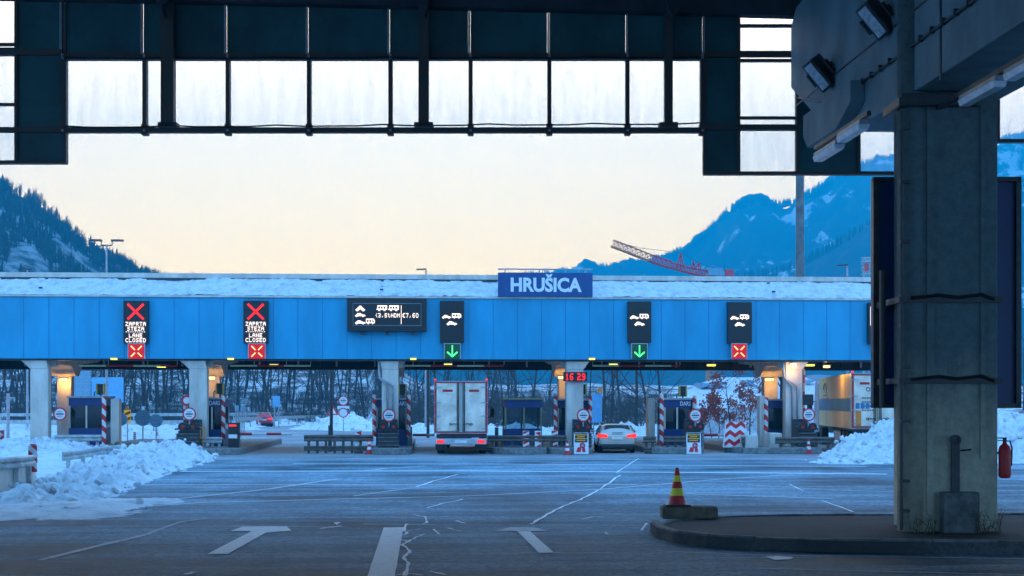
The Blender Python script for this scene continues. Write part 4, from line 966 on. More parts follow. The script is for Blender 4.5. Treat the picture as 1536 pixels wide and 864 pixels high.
# ------------------------------------------------------------------ vehicles
def wheel(parent,x,y,r,w,n='wheel'):
    t=MB(); t.lathe([(r*.62,-w/2),(r*.93,-w/2),(r,-w*.35),(r,w*.35),(r*.93,w/2),(r*.62,w/2)],24)
    o=obj(n,t,'tyre',parent); o.rotation_euler=(0,R(90),0); o.location=(x,y,r)
    obj('rim',MB().lathe([(r*.6,-w*.42),(r*.62,-w*.3),(r*.62,w*.3),(r*.6,w*.42)],20),'rim',o); return o
def lorry_trailer(t,side,rearm,L,H0=1.1,H1=3.85,W=2.5):
    hw=W/2
    obj('box_body',MB().bb(-hw,hw,.06,L,H0,H1),side,t,bevel=.03)
    m_=MB()
    for q in((-hw,-hw+.07,H0,H1),(hw-.07,hw,H0,H1)): m_.bb(q[0],q[1],-.03,.058,q[2],q[3])
    m_.bb(-hw+.071,hw-.071,-.03,.058,H1-.09,H1); m_.bb(-hw+.071,hw-.071,-.03,.058,H0,H0+.1); obj('rear_frame',m_,'grey',t)
    m_=MB()
    for q in((-hw+.02,-hw+.09,H0,H1),(hw-.09,hw-.02,H0,H1)): m_.bb(q[0],q[1],-.036,-.031,q[2]+.05,q[3]-.02)
    m_.bb(-hw+.1,hw-.1,-.036,-.031,H1-.1,H1-.05); m_.bb(-hw+.1,hw-.1,-.036,-.031,H0+.04,H0+.09); obj('red_reflective_outline',m_,'red',t)
    for s in(-1,1):
        x0,x1=sorted((s*.05,s*(hw-.12))); d=obj('door',MB().bb(x0,x1,-.05,-.001,H0+.14,H1-.13),rearm,t,bevel=.02)
        m_=MB()
        for xx in(s*.1,s*.17): m_.tube([(xx,-.08,H0+.1),(xx,-.08,H1-.1)],.022,6)
        for zz in(H0+.5,):
            m_.tube([(s*.1,-.1,zz+.0),(s*.35,-.1,zz+.03),(s*.45,-.1,zz-.03)],.02,6); m_.ring((s*.48,zz),.04,.07,-.11,-.09,12)
        obj('lock_rod',m_,'dark',d)
        m_=MB()
        for zz in(H0+.25,H0+.9,H0+1.6,H1-.35): m_.bb(*sorted((s*(hw-.32),s*(hw+.02))),-.075,-.052,zz,zz+.04)
        obj('hinge',m_,'grey',d)
    return t
def lorry(loc,rz,lb,side,rearm,L,group=None):
    t=thing('lorry',lb,'lorry',loc,rz); hw=1.25
    lorry_trailer(t,side,rearm,L)
    m_=MB(); m_.bb(-.5,.5,.3,L-.2,.85,1.09); m_.bb(-1.15,1.15,.1,.2,.9,1.08); obj('chassis',m_,'dark',t)
    m_=MB(); m_.bb(-1.2,1.2,.0,.08,.55,.86); obj('rear_bumper',m_,'truckg',t,bevel=.02)
    for s in(-1,1):
        obj('tail_light',MB().bb(*sorted((s*.78,s*1.12)),-.03,-.001,.62,.78),'tail',t,bevel=.01)
        obj('top_marker_lamp',MB().box((s*1.2,-.05,3.92),(.09,.09,.08)),'tail',t,bevel=.01)
        obj('mud_flap',MB().bb(*sorted((s*.65,s*1.2)),.3,.33,.25,.85),'black',t)
        for k in range(3): wheel(t,s*1.0,1.3+1.25*k+.8,.5,.36)
    obj('licence_plate',MB().bb(-.27,.27,-.012,-.001,.64,.76),'plate',t); 
    m_=MB(); 
    for s in(-1,1): obj('maker_plate',MB().bb(*sorted((s*.38,s*.85)),-.06,-.051,3.28,3.40),'taild',t)
    # tractor unit
    m_=MB(); m_.prism([(L+.5,.7),(L+.5,3.6),(L+1.0,3.75),(L+2.2,3.7),(L+2.7,2.4),(L+2.8,.6)],'x',-1.22,1.22); obj('cab',m_,'truckg',t,bevel=.08)
    for s in(-1,1):
        wheel(t,s*1.02,L-.6,.5,.4); wheel(t,s*1.02,L+1.9,.5,.35)
        m_=MB(); m_.box((s*1.52,L+2.0,2.1),(.22,.15,.55)); m_.tube([(s*1.2,L+2.1,2.5),(s*1.5,L+2.05,2.45)],.03,6); m_.tube([(s*1.2,L+2.1,1.8),(s*1.5,L+2.05,1.85)],.03,6); obj('wing_mirror',m_,'black',t)
    m_=MB(); m_.bb(-1.2,-.9,4.4,7,.4,.9); m_.bb(.9,1.2,4.4,7,.4,.9); obj('side_guard',m_,'grey',t)
    return t
p=gp(693,682.5); l1=lorry((p.x-.05,p.y,0),R(-2.5),'white box lorry seen from behind with red outline, driving through the lane','white','truckw',11)
for o in list(bpy.data.objects):
    if o.parent==l1 and o.name.startswith('box_body'): pass
l1.scale=(.98,1,.88)
pn=Vector((20.75,65.6,0)); 
l2=lorry((22.0,65.6,0),R(-9.5),'lorry with beige and blue banded trailer side, partly hidden by the snow heap','gold','truckw',13.2)
m_=MB(); m_.bb(-1.262,-1.251,.3,13.0,1.98,2.62); obj('blue_band',m_,'tblue',l2)
# side emblem of the trailer: arched figure over two underlines and small lines of lettering-like marks
m_=MB()
yc=10.2
for k in range(10):
    a=PI*k/9; b=PI*(k+1)/9
    if k<9: m_.tube([(-1.262,yc+.55*math.cos(a),3.15+.35*math.sin(a)),(-1.262,yc+.55*math.cos(b),3.15+.35*math.sin(b))],.035,5)
m_.bb(-1.264,-1.252,yc-.6,yc-.5,2.95,3.2); m_.bb(-1.264,-1.252,yc+.5,yc+.6,2.95,3.2); m_.bb(-1.264,-1.252,yc-1.0,yc+1.0,2.80,2.84)
obj('side_emblem',m_,'dark',l2)
m_=MB()
for r_ in range(2):
    for k in range(9): m_.bb(-1.262,-1.252,yc-1.6+k*.36,yc-1.6+k*.36+.24,2.66+.0*r_ +.06*r_-.06,2.70+.06*r_-.06)
obj('side_marks',m_,'taild',l2)
m_=MB(); m_.ring((-.45,3.05),.07,.11,-.06,-.052,14)
for r_ in range(4):
    for k in range(5): m_.bb(-.75+k*.12,-.75+k*.12+.09,-.058,-.052,2.9-.2*r_-.3,2.96-.2*r_-.3)
obj('door_marks',m_,'dark',l2)
obj('amber_reflector',MB().bb(-1.05,-.78,-.062,-.052,1.25,2.0),'orange',l2); m_=MB(); 
for k in range(3): m_.bb(-1.05+k*.24,-.86+k*.24,-.062,-.052,2.1,2.38)
obj('blue_plates',m_,'tblue',l2)
def car(loc,rz,lb,paint,lit=True,scale=1.0,L=4.5,W=1.84,H=1.5,high=0):
    t=thing('estate_car' if not high else 'hatchback_car',lb,'car',loc,rz); t.scale=(scale,)*3
    hw=W/2
    # stations rear->front: y, belt half width, bottom z, belt z, roof half width, roof z
    st=[(0.0,hw*.86,.34,.72,hw*.80,.80),(.06,hw*.95,.26,.88,hw*.82,.95),(.28,hw*.99,.24,.93,hw*.76,1.28*H/1.5),(.55,hw,.22,.94,hw*.70,1.44*H/1.5),(1.2,hw,.2,.95,hw*.72,H),(2.2,hw,.2,.94,hw*.72,H),(2.7,hw,.2,.93,hw*.70,1.44*H/1.5),(3.3,hw,.2,.92,hw*.76,1.0),(3.9,hw*.98,.22,.84,hw*.78,.88),(4.35,hw*.92,.28,.66,hw*.75,.72),(4.5,hw*.8,.34,.58,hw*.65,.62)]
    vs=[];n=12
    for y,b,z0,zb,rr,zr in st:
        y=y*L/4.5; half=[(b*.80,z0),(b*.97,z0+.12),(b*1.0,(z0+zb)/2),(b*.97,zb),((b*.95+rr)/2,(zb+zr)/2+.02),(rr*.93,zr-.02)]
        half2=[(-x,z) for x,z in half[::-1]]
        for x,z in half+half2: vs.append((x,y,z))
    m_=MB(); m_.add(vs,[[i*n+j,i*n+(j+1)%n,(i+1)*n+(j+1)%n,(i+1)*n+j] for i in range(len(st)-1) for j in range(n)]+[list(range(n))[::-1],[(len(st)-1)*n+j for j in range(n)]])
    b=obj('body',m_,paint,t,smooth=True); s_=b.modifiers.new('sub','SUBSURF'); s_.levels=2; s_.render_levels=2
    # rear window follows the tailgate slope
    zr=1.40*H/1.5
    m_=MB(); m_.add([(-hw*.70,.12,.98),(hw*.70,.12,.98),(hw*.60,.44,zr),(-hw*.60,.44,zr),(-hw*.70,.16,.97),(hw*.70,.16,.97),(hw*.60,.48,zr-.01),(-hw*.60,.48,zr-.01)],[(0,1,2,3),(7,6,5,4),(0,4,5,1),(1,5,6,2),(2,6,7,3),(3,7,4,0)])
    obj('rear_window',m_,'carglass',t)
    for s in(-1,1):
        m_=MB(); pl=[(.75,.98),(3.0,.98),(2.55,1.33*H/1.5),(.95,1.38*H/1.5)]
        m_.add([(s*(hw*(.985 if z<1.1 else .80)),y,z) for y,z in pl]+[(s*(hw*(.94 if z<1.1 else .75)),y,z) for y,z in pl],[(0,1,2,3),(7,6,5,4),(0,4,5,1),(1,5,6,2),(2,6,7,3),(3,7,4,0)])
        obj('side_window',m_,'carglass',t)
        m_=MB(); m_.add([(s*hw*.50,-.035,.76),(s*hw*.93,.02,.74),(s*hw*1.0,.3,.80),(s*hw*.97,.3,.93),(s*hw*.88,.02,.92),(s*hw*.52,-.03,.88)],[(0,1,4,5),(1,2,3,4)])
        q=obj('tail_light',m_,'tail' if lit else 'taild',t); sd_=q.modifiers.new('th','SOLIDIFY'); sd_.thickness=.05; sd_.offset=0
        for y in(.95,3.55): wheel(t,s*(hw-.13),y*L/4.5,.34,.24)
        m_=MB(); m_.box((s*(hw+.1),3.0,1.0),(.2,.12,.14)); obj('wing_mirror',m_,paint,t,bevel=.04)
        m_=MB(); m_.tube([(s*hw*.62,.9,H-.01),(s*hw*.64,1.2,H+.03),(s*hw*.64,2.4,H+.03),(s*hw*.62,2.7,H-.06)],.02,6); obj('roof_rail',m_,'grey',t)
    obj('rear_bumper',MB().prism([(-hw*.86,.24),(hw*.86,.24),(hw*.92,.44),(-hw*.92,.44)],'y',-.07,.3),'black',t,bevel=.05)
    obj('licence_plate',MB().bb(-.26,.26,-.055,-.03,.66,.77),'plate',t); obj('underbody',MB().bb(-hw*.8,hw*.8,.2,L-.3,.17,.3),'black',t)
    m_=MB(); m_.bb(-.25,.25,-.01,.04,.96,.985); obj('tailgate_strip',m_,'black',t)
    return t
p=gp(926,680); car((p.x,p.y,0),R(-4),'silver beige estate car with lit tail lights leaving through the open lane','carw',H=1.42,W=1.82)
p=gp(396,640); car((p.x,p.y,0),R(4),'small red car driving away on the far exit road','carr',H=1.5,W=1.72,L=4.0,high=1)
# ------------------------------------------------------------------ snow heaps
_t=(1+5**.5)/2
ICO=[(-1,_t,0),(1,_t,0),(-1,-_t,0),(1,-_t,0),(0,-1,_t),(0,1,_t),(0,-1,-_t),(0,1,-_t),(_t,0,-1),(_t,0,1),(-_t,0,-1),(-_t,0,1)]
ICO=[tuple(c/1.9 for c in v) for v in ICO]
ICF=[(0,11,5),(0,5,1),(0,1,7),(0,7,10),(0,10,11),(1,5,9),(5,11,4),(11,10,2),(10,7,6),(7,1,8),(3,9,4),(3,4,2),(3,2,6),(3,6,8),(3,8,9),(4,9,5),(2,4,11),(6,2,10),(8,6,7),(9,8,1)]
def heap(name,crests,lb,step=.16,rough=.35,cell=1.6,m='snow',sheet=0,pad=3,lumps=.05):
    pts=[]
    for seg in crests:
        pts+= [(p[0],p[1]) for p in seg]
    x0=min(p[0] for p in pts)-pad; x1=max(p[0] for p in pts)+pad; y0=min(p[1] for p in pts)-pad; y1=max(p[1] for p in pts)+pad
    nx=int((x1-x0)/step)+1; ny=int((y1-y0)/(step*1.3))+1; idx={}; vs=[]; Hh={}
    def H(x,y):
        e=-.15
        for seg in crests:
            for i in range(max(1,len(seg)-1)):
                a=seg[i]; b=seg[min(i+1,len(seg)-1)]; dx,dy=b[0]-a[0],b[1]-a[1]; l2=dx*dx+dy*dy
                t=0 if l2==0 else max(0,min(1,((x-a[0])*dx+(y-a[1])*dy)/l2)); d=math.hypot(x-a[0]-t*dx,y-a[1]-t*dy)
                h=a[2]+(b[2]-a[2])*t; w=a[3]+(b[3]-a[3])*t; k=d/w
                v=h*(1-k*k*.9 if k<.6 else (1-.9*.36)*(1-(k-.6)/.42)) if k<1.25 else -1 
                e=max(e,v)
        if e<-.12: return -1
        v=Vector((x,y,0)); n1=noise.fractal(v*.5,1,2.1,4); n2=1-noise.voronoi(v*cell)[0][0]*1.6; n3=noise.fractal(v*3.2,1,2,4); n4=1-noise.voronoi(v*cell*2.7+Vector((5,1,0)))[0][0]*1.8
        amp=min(1,max(.12,(e+.15)*1.4))
        if sheet: return -1 if e<-.1 else e-.015+.10*n1+.05*n3+.03*n2-.02
        return e*.72-.03+rough*amp*(.5*n1+.55*n2+.35*n3+.42*n4-.42)
    for j in range(ny):
        for i in range(nx):
            x=x0+i*step; y=y0+j*step*1.3; Hh[i,j]=(x,y,H(x,y))
    fs=[]
    def vi(k):
        if k not in idx: idx[k]=len(vs); q=Hh[k]; vs.append((q[0],q[1],max(q[2],-.05)))
        return idx[k]
    for j in range(ny-1):
        for i in range(nx-1):
            ks=[(i,j),(i+1,j),(i+1,j+1),(i,j+1)]
            if max(Hh[k][2] for k in ks)>-.04: fs.append([vi(k) for k in ks])
    mbb=MB().add(vs,fs); nl=int(len(vs)*lumps)
    for k in range(nl):
        c=vs[random.randrange(len(vs))]
        if c[2]<-.02 and random.random()<.5: continue
        rr=random.choice((.04,.05,.06,.08,.1,.13,.18))*(.6 if sheet else 1)*(step/.11)**.5; c=Vector(c)+Vector((random.uniform(-.4,.4),random.uniform(-.4,.4),rr*.2)); rot=Matrix.Rotation(random.random()*6,3,Vector((random.random(),random.random(),1)).normalized())
        mbb.add([c+rot@Vector((x*rr*random.uniform(.6,1.3),y*rr*random.uniform(.6,1.3),z*rr*random.uniform(.5,.9))) for x,y,z in ICO],ICF)
    o=obj(name,mbb,m,smooth=False,fixn=False); o.data.polygons.foreach_set('use_smooth',[i<len(fs) for i in range(len(o.data.polygons))]); o['kind']='stuff'
    tag(o,lb,'snow'); return o
def g3(px,py,h,w): p=gp(px,py); return (p.x,p.y,h,w)
heap('snow_bank',[[g3(30,762,.15,1.5),g3(85,745,.4,1.6),g3(125,728,.6,1.6),g3(165,714,.75,1.8),g3(205,702,.85,1.9),g3(245,692,1.05,2.0),g3(280,686,.55,1.4)],[g3(225,686,.9,2.4),g3(262,680,.8,2.0)]],'lumpy ploughed snow bank running along the left lanes',.11,.5,1.7)
heap('snow_field',[[g3(-90,770,.10,3.0),g3(60,768,.10,2.0),g3(150,754,.08,1.6)],[g3(-40,715,.3,4),g3(60,700,.25,4.0),g3(90,690,.35,4)]],'thin sheet of trodden snow at the left edge of the road',.14,.16,1.2,sheet=1,lumps=.006)
heap('snow_bank',[[g3(-40,686,.9,4.5),g3(40,683,1.15,4.2),g3(85,681,1.05,2.6)],[g3(85,682,.6,3),g3(150,680,.45,3)]],'snow heap in front of the leftmost booth',.16,.4,1.3)
R1=gd(1240,53); 
heap('snow_heap',[[g3(1268,694,.3,1.5),g3(1305,692,.65,2.0),g3(1345,690,1.25,3),g3(1420,690,1.4,3.2),g3(1560,690,1.3,3.2)],[(gd(1345,60).x,gd(1345,60).y,1.7,3.4),(gd(1400,60).x,gd(1400,60).y,2.9,4.2),(gd(1560,60).x,gd(1560,60).y,2.5,4.4)]],'rough ploughed snow heap on the right before the beige trailer',.11,.42,1.9,'snow')
heap('snow_heap',[[(gd(480,128).x,gd(480,128).y,.9,3),(gd(515,126).x,gd(515,126).y,2.3,3.2),(gd(555,122).x,gd(555,122).y,1.0,3),(gd(640,118).x,gd(640,118).y,.8,3)]],'snow heap on the far side of the exit road with round signs behind',.3,.4,.9,'snowdirty',pad=4)
heap('snow_bank',[[(gd(640,104).x,104,.9,3),(gd(740,104).x,104,1.1,3),(gd(850,104).x,104,1.1,3),(gd(960,104).x,104,1.2,3),(gd(1060,100).x,100,1.2,3),(gd(1130,98).x,98,1.0,3),(gd(1300,98).x,98,1.2,3)]],'long snow bank beyond the open toll lanes',.3,.5,.8,'snow',pad=4)
heap('snow_patch',[[(gd(345,80).x,80,.3,2.2),(gd(372,79).x,79,.25,1.8)],[(gd(200,95).x,95,.7,5),(gd(260,92).x,92,.8,5),(gd(130,96).x,96,.7,5),(gd(20,96).x,96,.8,5)]],'snow behind the closed lanes on the left',.3,.4,.8,'snow',pad=5)
# ------------------------------------------------------------------ terrain behind
def smooth(a,b,x):
    t=max(0,min(1,(x-a)/(b-a))); return t*t*(3-2*t)
def terr(px,d):
    # wooded bank: rises beyond the exit road on the left, lower in the middle
    if px<560: s=.9
    elif px<640: s=.9-.45*(px-560)/80
    else: s=.45
    base=150 if px<560 else 118
    z=14*s*smooth(base,base+170,d)*1.0
    v=gd(px,d); z+= .6*noise.fractal(Vector((v.x*.05,v.y*.05,0)),1,2,4)*smooth(base,base+40,d)
    return z-.08
m_=MB(); PX=list(range(-120,1700,14)); DD=[112+ (k**1.25)*2.2 for k in range(52)]
vs=[]
for d in DD:
    for px in PX: v=gd(px,d); vs.append((v.x,v.y,terr(px,d)))
n=len(PX); m_.add(vs,[[j*n+i,j*n+i+1,(j+1)*n+i+1,(j+1)*n+i] for j in range(len(DD)-1) for i in range(n-1)])
M['bank']=snowmat('snowy_bank',(.66,.68,.7),.5,.0,.3)
def bankmat():
    m,n_,l,b=nmat('snow_and_brush_bank'); b.inputs['Roughness'].default_value=.9
    t=n_.new('ShaderNodeTexCoord'); no=n_.new('ShaderNodeTexNoise'); no.inputs['Scale'].default_value=.16; no.inputs['Detail'].default_value=9; no.inputs['Roughness'].default_value=.75; l.new(t.outputs['Object'],no.inputs['Vector'])
    r=n_.new('ShaderNodeValToRGB'); r.color_ramp.elements[0].position=.46; r.color_ramp.elements[0].color=(.07,.055,.055,1); r.color_ramp.elements[1].position=.53; r.color_ramp.elements[1].color=(.66,.68,.7,1)
    l.new(no.outputs[0],r.inputs[0]); l.new(r.outputs[0],b.inputs['Base Color']); return m
M['bank2']=bankmat(); struct('wooded_bank',m_,'bank2',smooth=True,fixn=False)
# left hill
HP=[(-300,200),(-120,236),(0,276),(20,286),(50,296),(80,322),(110,342),(130,362),(160,380),(190,392),(205,405),(240,416),(300,440),(380,470)]
def prof(P,x):
    for i in range(len(P)-1):
        if P[i][0]<=x<=P[i+1][0]: t=(x-P[i][0])/(P[i+1][0]-P[i][0]); return P[i][1]+(P[i+1][1]-P[i][1])*t
    return P[0][1] if x<P[0][0] else P[-1][1]
def hillz(px,t,d0=330,d1=620,P=HP):
    d=d0+(d1-d0)*t; top=(HZ-prof(P,px))*d1/F+CH
    return d,top
m_=MB(); PX=list(range(-300,400,10)); vs=[]; rows=26
for j in range(rows+8):
    for px in PX:
        t=j/rows; 
        if t<=1: d=330+290*t; ztop=(HZ-prof(HP,px))*620/F+CH; z=ztop*(t**.85)
        else: d=620+(t-1)*600; z=((HZ-prof(HP,px))*620/F+CH)*(1-(t-1)*1.5)
        v=gd(px,d); z+=5*noise.fractal(Vector((v.x*.02,v.y*.02,1)),1,2,4)*min(1,t*2)-(5*min(1,t*2)*.3)
        vs.append((v.x,v.y,z-1))
n=len(PX); m_.add(vs,[[j*n+i,j*n+i+1,(j+1)*n+i+1,(j+1)*n+i] for j in range(rows+7) for i in range(n-1)])
def hillmat(name,dk,sn,sc,lo,hi,st=(1,1,1),zk=0):
    m,n_,l,b=nmat(name); b.inputs['Roughness'].default_value=.95; b.inputs['Specular IOR Level'].default_value=.1
    t=n_.new('ShaderNodeTexCoord'); mp=n_.new('ShaderNodeMapping'); mp.inputs['Scale'].default_value=st; l.new(t.outputs['Object'],mp.inputs[0])
    no=n_.new('ShaderNodeTexNoise'); no.inputs['Scale'].default_value=sc; no.inputs['Detail'].default_value=12; no.inputs['Roughness'].default_value=.72; l.new(mp.outputs[0],no.inputs['Vector'])
    r=n_.new('ShaderNodeValToRGB'); r.color_ramp.elements[0].position=lo; r.color_ramp.elements[0].color=(*dk,1); r.color_ramp.elements[1].position=hi; r.color_ramp.elements[1].color=(*sn,1)
    sp=n_.new('ShaderNodeSeparateXYZ'); l.new(t.outputs['Object'],sp.inputs[0]); ma=n_.new('ShaderNodeMath'); ma.operation='MULTIPLY_ADD'; ma.inputs[1].default_value=zk; l.new(sp.outputs[2],ma.inputs[0]); l.new(no.outputs[0],ma.inputs[2])
    l.new(ma.outputs[0],r.inputs[0]); l.new(r.outputs[0],b.inputs['Base Color']); return m
M['hill']=hillmat('wooded_hill',(.035,.045,.045),(.30,.32,.34),.03,.48,.56)
hill=struct('hill',m_,'hill',smooth=True,fixn=False)
hv=list(vs)
# forest on the hill (one far-off wood)
m_=MB(); m2=MB()
for k in range(4200):
    px=random.uniform(-120,330); t=random.random()**.8*1.02
    i=(px+300)/10; j=min(rows,t*rows); a=hv[int(j)*n+int(i)]; b=hv[min(int(j)+1,rows+6)*n+int(i)]; c=hv[int(j)*n+min(int(i)+1,n-1)]; fj=j-int(j); fi=i-int(i)
    x=a[0]+(c[0]-a[0])*fi; 
    v=gd(px,330+290*t); z=a[2]+(b[2]-a[2])*fj+(c[2]-a[2])*fi
    if noise.noise(Vector((px*.02,t*5,2)))>(-.02 if t<.6 else .12) and t<.85: continue
    h=random.uniform(3,7.5)
    if random.random()<.16:
        nn=6; r0=h*.24; ang=random.random()*6
        for q in range(3):
            zz=z+h*(.12+.26*q); rr=r0*(1-.28*q); o=len(m_.v)
            m_.v+=[(v.x+rr*math.cos(ang+2*PI*s/nn)*random.uniform(.7,1.2),v.y+rr*math.sin(ang+2*PI*s/nn),zz+random.uniform(-.4,.3)) for s in range(nn)]+[(v.x,v.y,zz+h*.42)]
            for s in range(nn): m_.f.append([o+s,o+(s+1)%nn,o+nn]); m_.mi.append(0)
    else:
        h*=1.15
        for q in range(22):
            a0=Vector((v.x,v.y,z+h*random.uniform(.1,.6))); dr=Vector((random.uniform(-1,1),random.uniform(-1,1),random.uniform(.5,1.8)))*h*.22; w_=Vector((.13,0,0.05))
            m2.add([a0-w_,a0+w_,a0+dr],[(0,1,2)])
        m2.add([(v.x-.18,v.y,z),(v.x+.18,v.y,z),(v.x,v.y,z+h*.9)],[(0,1,2)])
fo=obj('hill_forest',m_,'conif',fixn=False); tag(fo,'dark conifers covering the hill at the left','forest',kind='stuff')
fo=obj('bare_hill_forest',m2,'brush',fixn=False); tag(fo,'bare trees covering the hill at the left','forest',kind='stuff')
# mountains on the right
MP=[(700,430),(885,403),(950,396),(1000,384),(1010,378),(1030,372),(1045,358),(1060,345),(1075,332),(1090,316),(1105,306),(1120,299),(1135,297),(1150,302),(1172,305),(1190,300),(1210,290),(1235,276),(1256,263),(1300,243),(1400,222),(1500,208),(1600,190),(1900,180)]
MP2=[(800,470),(940,425),(1100,412),(1180,398),(1230,372),(1290,338),(1345,308),(1450,285),(1600,262),(1900,240)]
MP0=[(240,470),(420,440),(560,432),(700,420),(860,405),(960,396),(1040,402),(1200,420),(1300,440)]
def range_(P,name,d0,d1,m,amp,px0,px1,stp=4,rows=80):
    mb=MB(); PXs=[px0+stp*i for i in range(int((px1-px0)/stp)+1)]; vs=[]
    for j in range(rows+8):
        for px in PXs:
            t=j/rows
            if t<=1: d=d0+(d1-d0)*t; z=((HZ-prof(P,px))*d1/F+CH)*(t**1.05)
            else: d=d1+(t-1)*(d1-d0)*1.2; z=((HZ-prof(P,px))*d1/F+CH)*(1-(t-1)*3)
            v=gd(px,d); nz=noise.ridged_multi_fractal(Vector((v.x*.0035,v.y*.0035,2)),1,2.1,6,1,2)-1.0; f=noise.fractal(Vector((v.x*.02,v.y*.02,7)),1,2,5)
            z+=amp*(nz*.75*min(1,t*3)*(1-.7*smooth(.85,1,t))+f*.5+.18*noise.ridged_multi_fractal(Vector((v.x*.03,v.y*.03,2)),1,2.1,4,1,2)-.2)*min(1,t*4)
            vs.append((v.x,v.y,z-3))
    n=len(PXs); mb.add(vs,[[j*n+i,j*n+i+1,(j+1)*n+i+1,(j+1)*n+i] for j in range(rows+7) for i in range(n-1)])
    return struct(name,mb,m,smooth=True,fixn=False)
M['mtn']=hillmat('snowy_forest_mountain',(.05,.08,.10),(.75,.77,.8),.011,.62,.65,(1,.6,.5),.0002)
range_(MP,'mountain',1300,2600,'mtn',45,700,1800)
range_(MP2,'mountain_ridge',900,1500,'mtn',20,800,1800)
range_(MP0,'far_mountain',1700,2900,'mtn',7,240,1300,8)
# serrated tree line on the mountains (far woods, one mass)
m_=MB()
for P,d1,a,b,nn in((MP,2600,880,1600,1500),(MP2,1500,1100,1600,500),(MP0,2900,420,1200,500)):
    for k in range(nn):
        px=random.uniform(a,b); d=d1*random.uniform(.97,1.0); z=((HZ-prof(P,px))*d/F+CH)-9; v=gd(px,d); h=random.uniform(6,14)*d1/2600; r0=h*.2
        o=len(m_.v); m_.v+=[(v.x+r0*math.cos(2*PI*s/5),v.y+r0*math.sin(2*PI*s/5),z) for s in range(5)]+[(v.x,v.y,z+h+5)]
        for s in range(5): m_.f.append([o+s,o+(s+1)%5,o+5]); m_.mi.append(0)
fo=obj('ridge_forest',m_,'conif',fixn=False); tag(fo,'tree line along the ridges of the blue mountains','forest',kind='stuff')
# ------------------------------------------------------------------ trees
def bare_tree(seed,h,spread=.5,levels=4,leaf=False,trunk=.025):
    rnd=random.Random(seed); tm=MB(); cm=MB(); lm=MB()
    def br(p,d,l,r,lv,mb):
        n=3; pts=[p]; rs=[r]; q=p
        for k in range(n):
            d=(d+Vector((rnd.uniform(-.12,.12),rnd.uniform(-.12,.12),rnd.uniform(-.02,.10)))).normalized(); q=q+d*l/n; pts.append(q); rs.append(r*(1-.22*(k+1)))
        mb.tube(pts,rs,5 if lv<2 else 3,False)
        if lv>=levels:
            if leaf:
                for k in range(5):
                    c=pts[rnd.randint(1,3)]+Vector((rnd.uniform(-.2,.2),rnd.uniform(-.2,.2),rnd.uniform(-.2,.2))); s=.13; lm.add([c,c+Vector((s,0,s*.5)),c+Vector((s*.3,s*.2,s)),],[(0,1,2)])
            return
        m=rnd.randint(3,4) if lv>0 else rnd.randint(8,11)
        for k in range(m):
            t=rnd.uniform(.3 if lv else .22,1); i=min(2,int(t*3)); b=pts[i].lerp(pts[i+1],t*3-i); az=rnd.uniform(0,2*PI); tilt=rnd.uniform(.5,1.0)*(1 if lv else 1.1)*(.6+spread)
            a=d.orthogonal().normalized(); c=d.cross(a); nd=(d*math.cos(tilt)+(a*math.cos(az)+c*math.sin(az))*math.sin(tilt)).normalized(); nd.z=nd.z*.9+.12
            br(b,nd.normalized(),l*rnd.uniform(.34,.52)*(1.1-.45*t if not lv else 1.1),max(r*.42*(1.1-.5*t),.006),lv+1,cm)
    br(Vector((0,0,-.3)),Vector((rnd.uniform(-.04,.04),rnd.uniform(-.04,.04),1)).normalized(),h,h*trunk,0,tm)
    return tm,cm,lm
def mktree(name,seed,h,lb,cat,loc,group=None,**k):
    tm,cm,lm=bare_tree(seed,h,**k); t=thing(name,lb,cat,loc,0,group)
    obj('trunk',tm,'bark',t,fixn=False); obj('crown',cm,'twig',t,fixn=False)
    if k.get('leaf'): obj('leaves',lm,'leafr',t,fixn=False)
    return t
# wood: tall bare trunks on the bank
WL='slim bare tree in the dense roadside wood beyond the left lanes'
protos=[mktree('bare_tree',100+i,random.uniform(12,16),WL,'tree',gd(60+90*i,180+6*i,terr(60+90*i,180+6*i)),'bare trees in the roadside wood',spread=.3,levels=3,trunk=.0095) for i in range(6)]
for k in range(275):
    px=random.uniform(-10,575) if k%5 else random.uniform(575,780); d=random.uniform(162,270); v=gd(px,d,terr(px,d)); s=random.uniform(.75,1.1)
    if px>560: s*=.62
    dup(random.choice(protos),v,random.uniform(0,6),scale=(s*1.3,s*1.3,s*.95))
# brush at the wood's edge
def brush(name,n,pxr,dr,hr,lb,m='brush'):
    mb=MB()
    for k in range(n):
        px=random.uniform(*pxr); d=random.uniform(*dr); v=gd(px,d,terr(px,d) if d>112 else 0); h=random.uniform(*hr)
        for q in range(9):
            a=v+Vector((random.uniform(-.4,.4),random.uniform(-.4,.4),0)); b=a+Vector((random.uniform(-.5,.5)*h,random.uniform(-.3,.3)*h,h*random.uniform(.5,1)))
            w_=Vector((.022,0,0)); mid=a.lerp(b,.5)+Vector((random.uniform(-.1,.1),0,0)); mb.add([a-w_,a+w_,mid+w_*.6,mid-w_*.6,b],[(0,1,2,3),(3,2,4)])
            for s in range(3):
                c=a.lerp(b,random.uniform(.3,.9)); e=c+Vector((random.uniform(-.35,.35)*h,0,random.uniform(.1,.35)*h)); mb.add([c-w_*.5,c+w_*.5,e],[(0,1,2)])
    o=obj(name,mb,m,fixn=False); return tag(o,lb,'undergrowth',kind='stuff')
brush('undergrowth',1000,(-20,600),(158,215),(1.0,2.8),'brown leafless undergrowth along the edge of the wood')
brush('hedge_scrub',750,(560,1010),(122,200),(1.2,3.6),'leafless scrub on the snowy bank in the middle','brush')
brush('hedge_scrub',420,(1010,1345),(104,112),(.6,1.3),'low brown hedge before the white roof at the right')
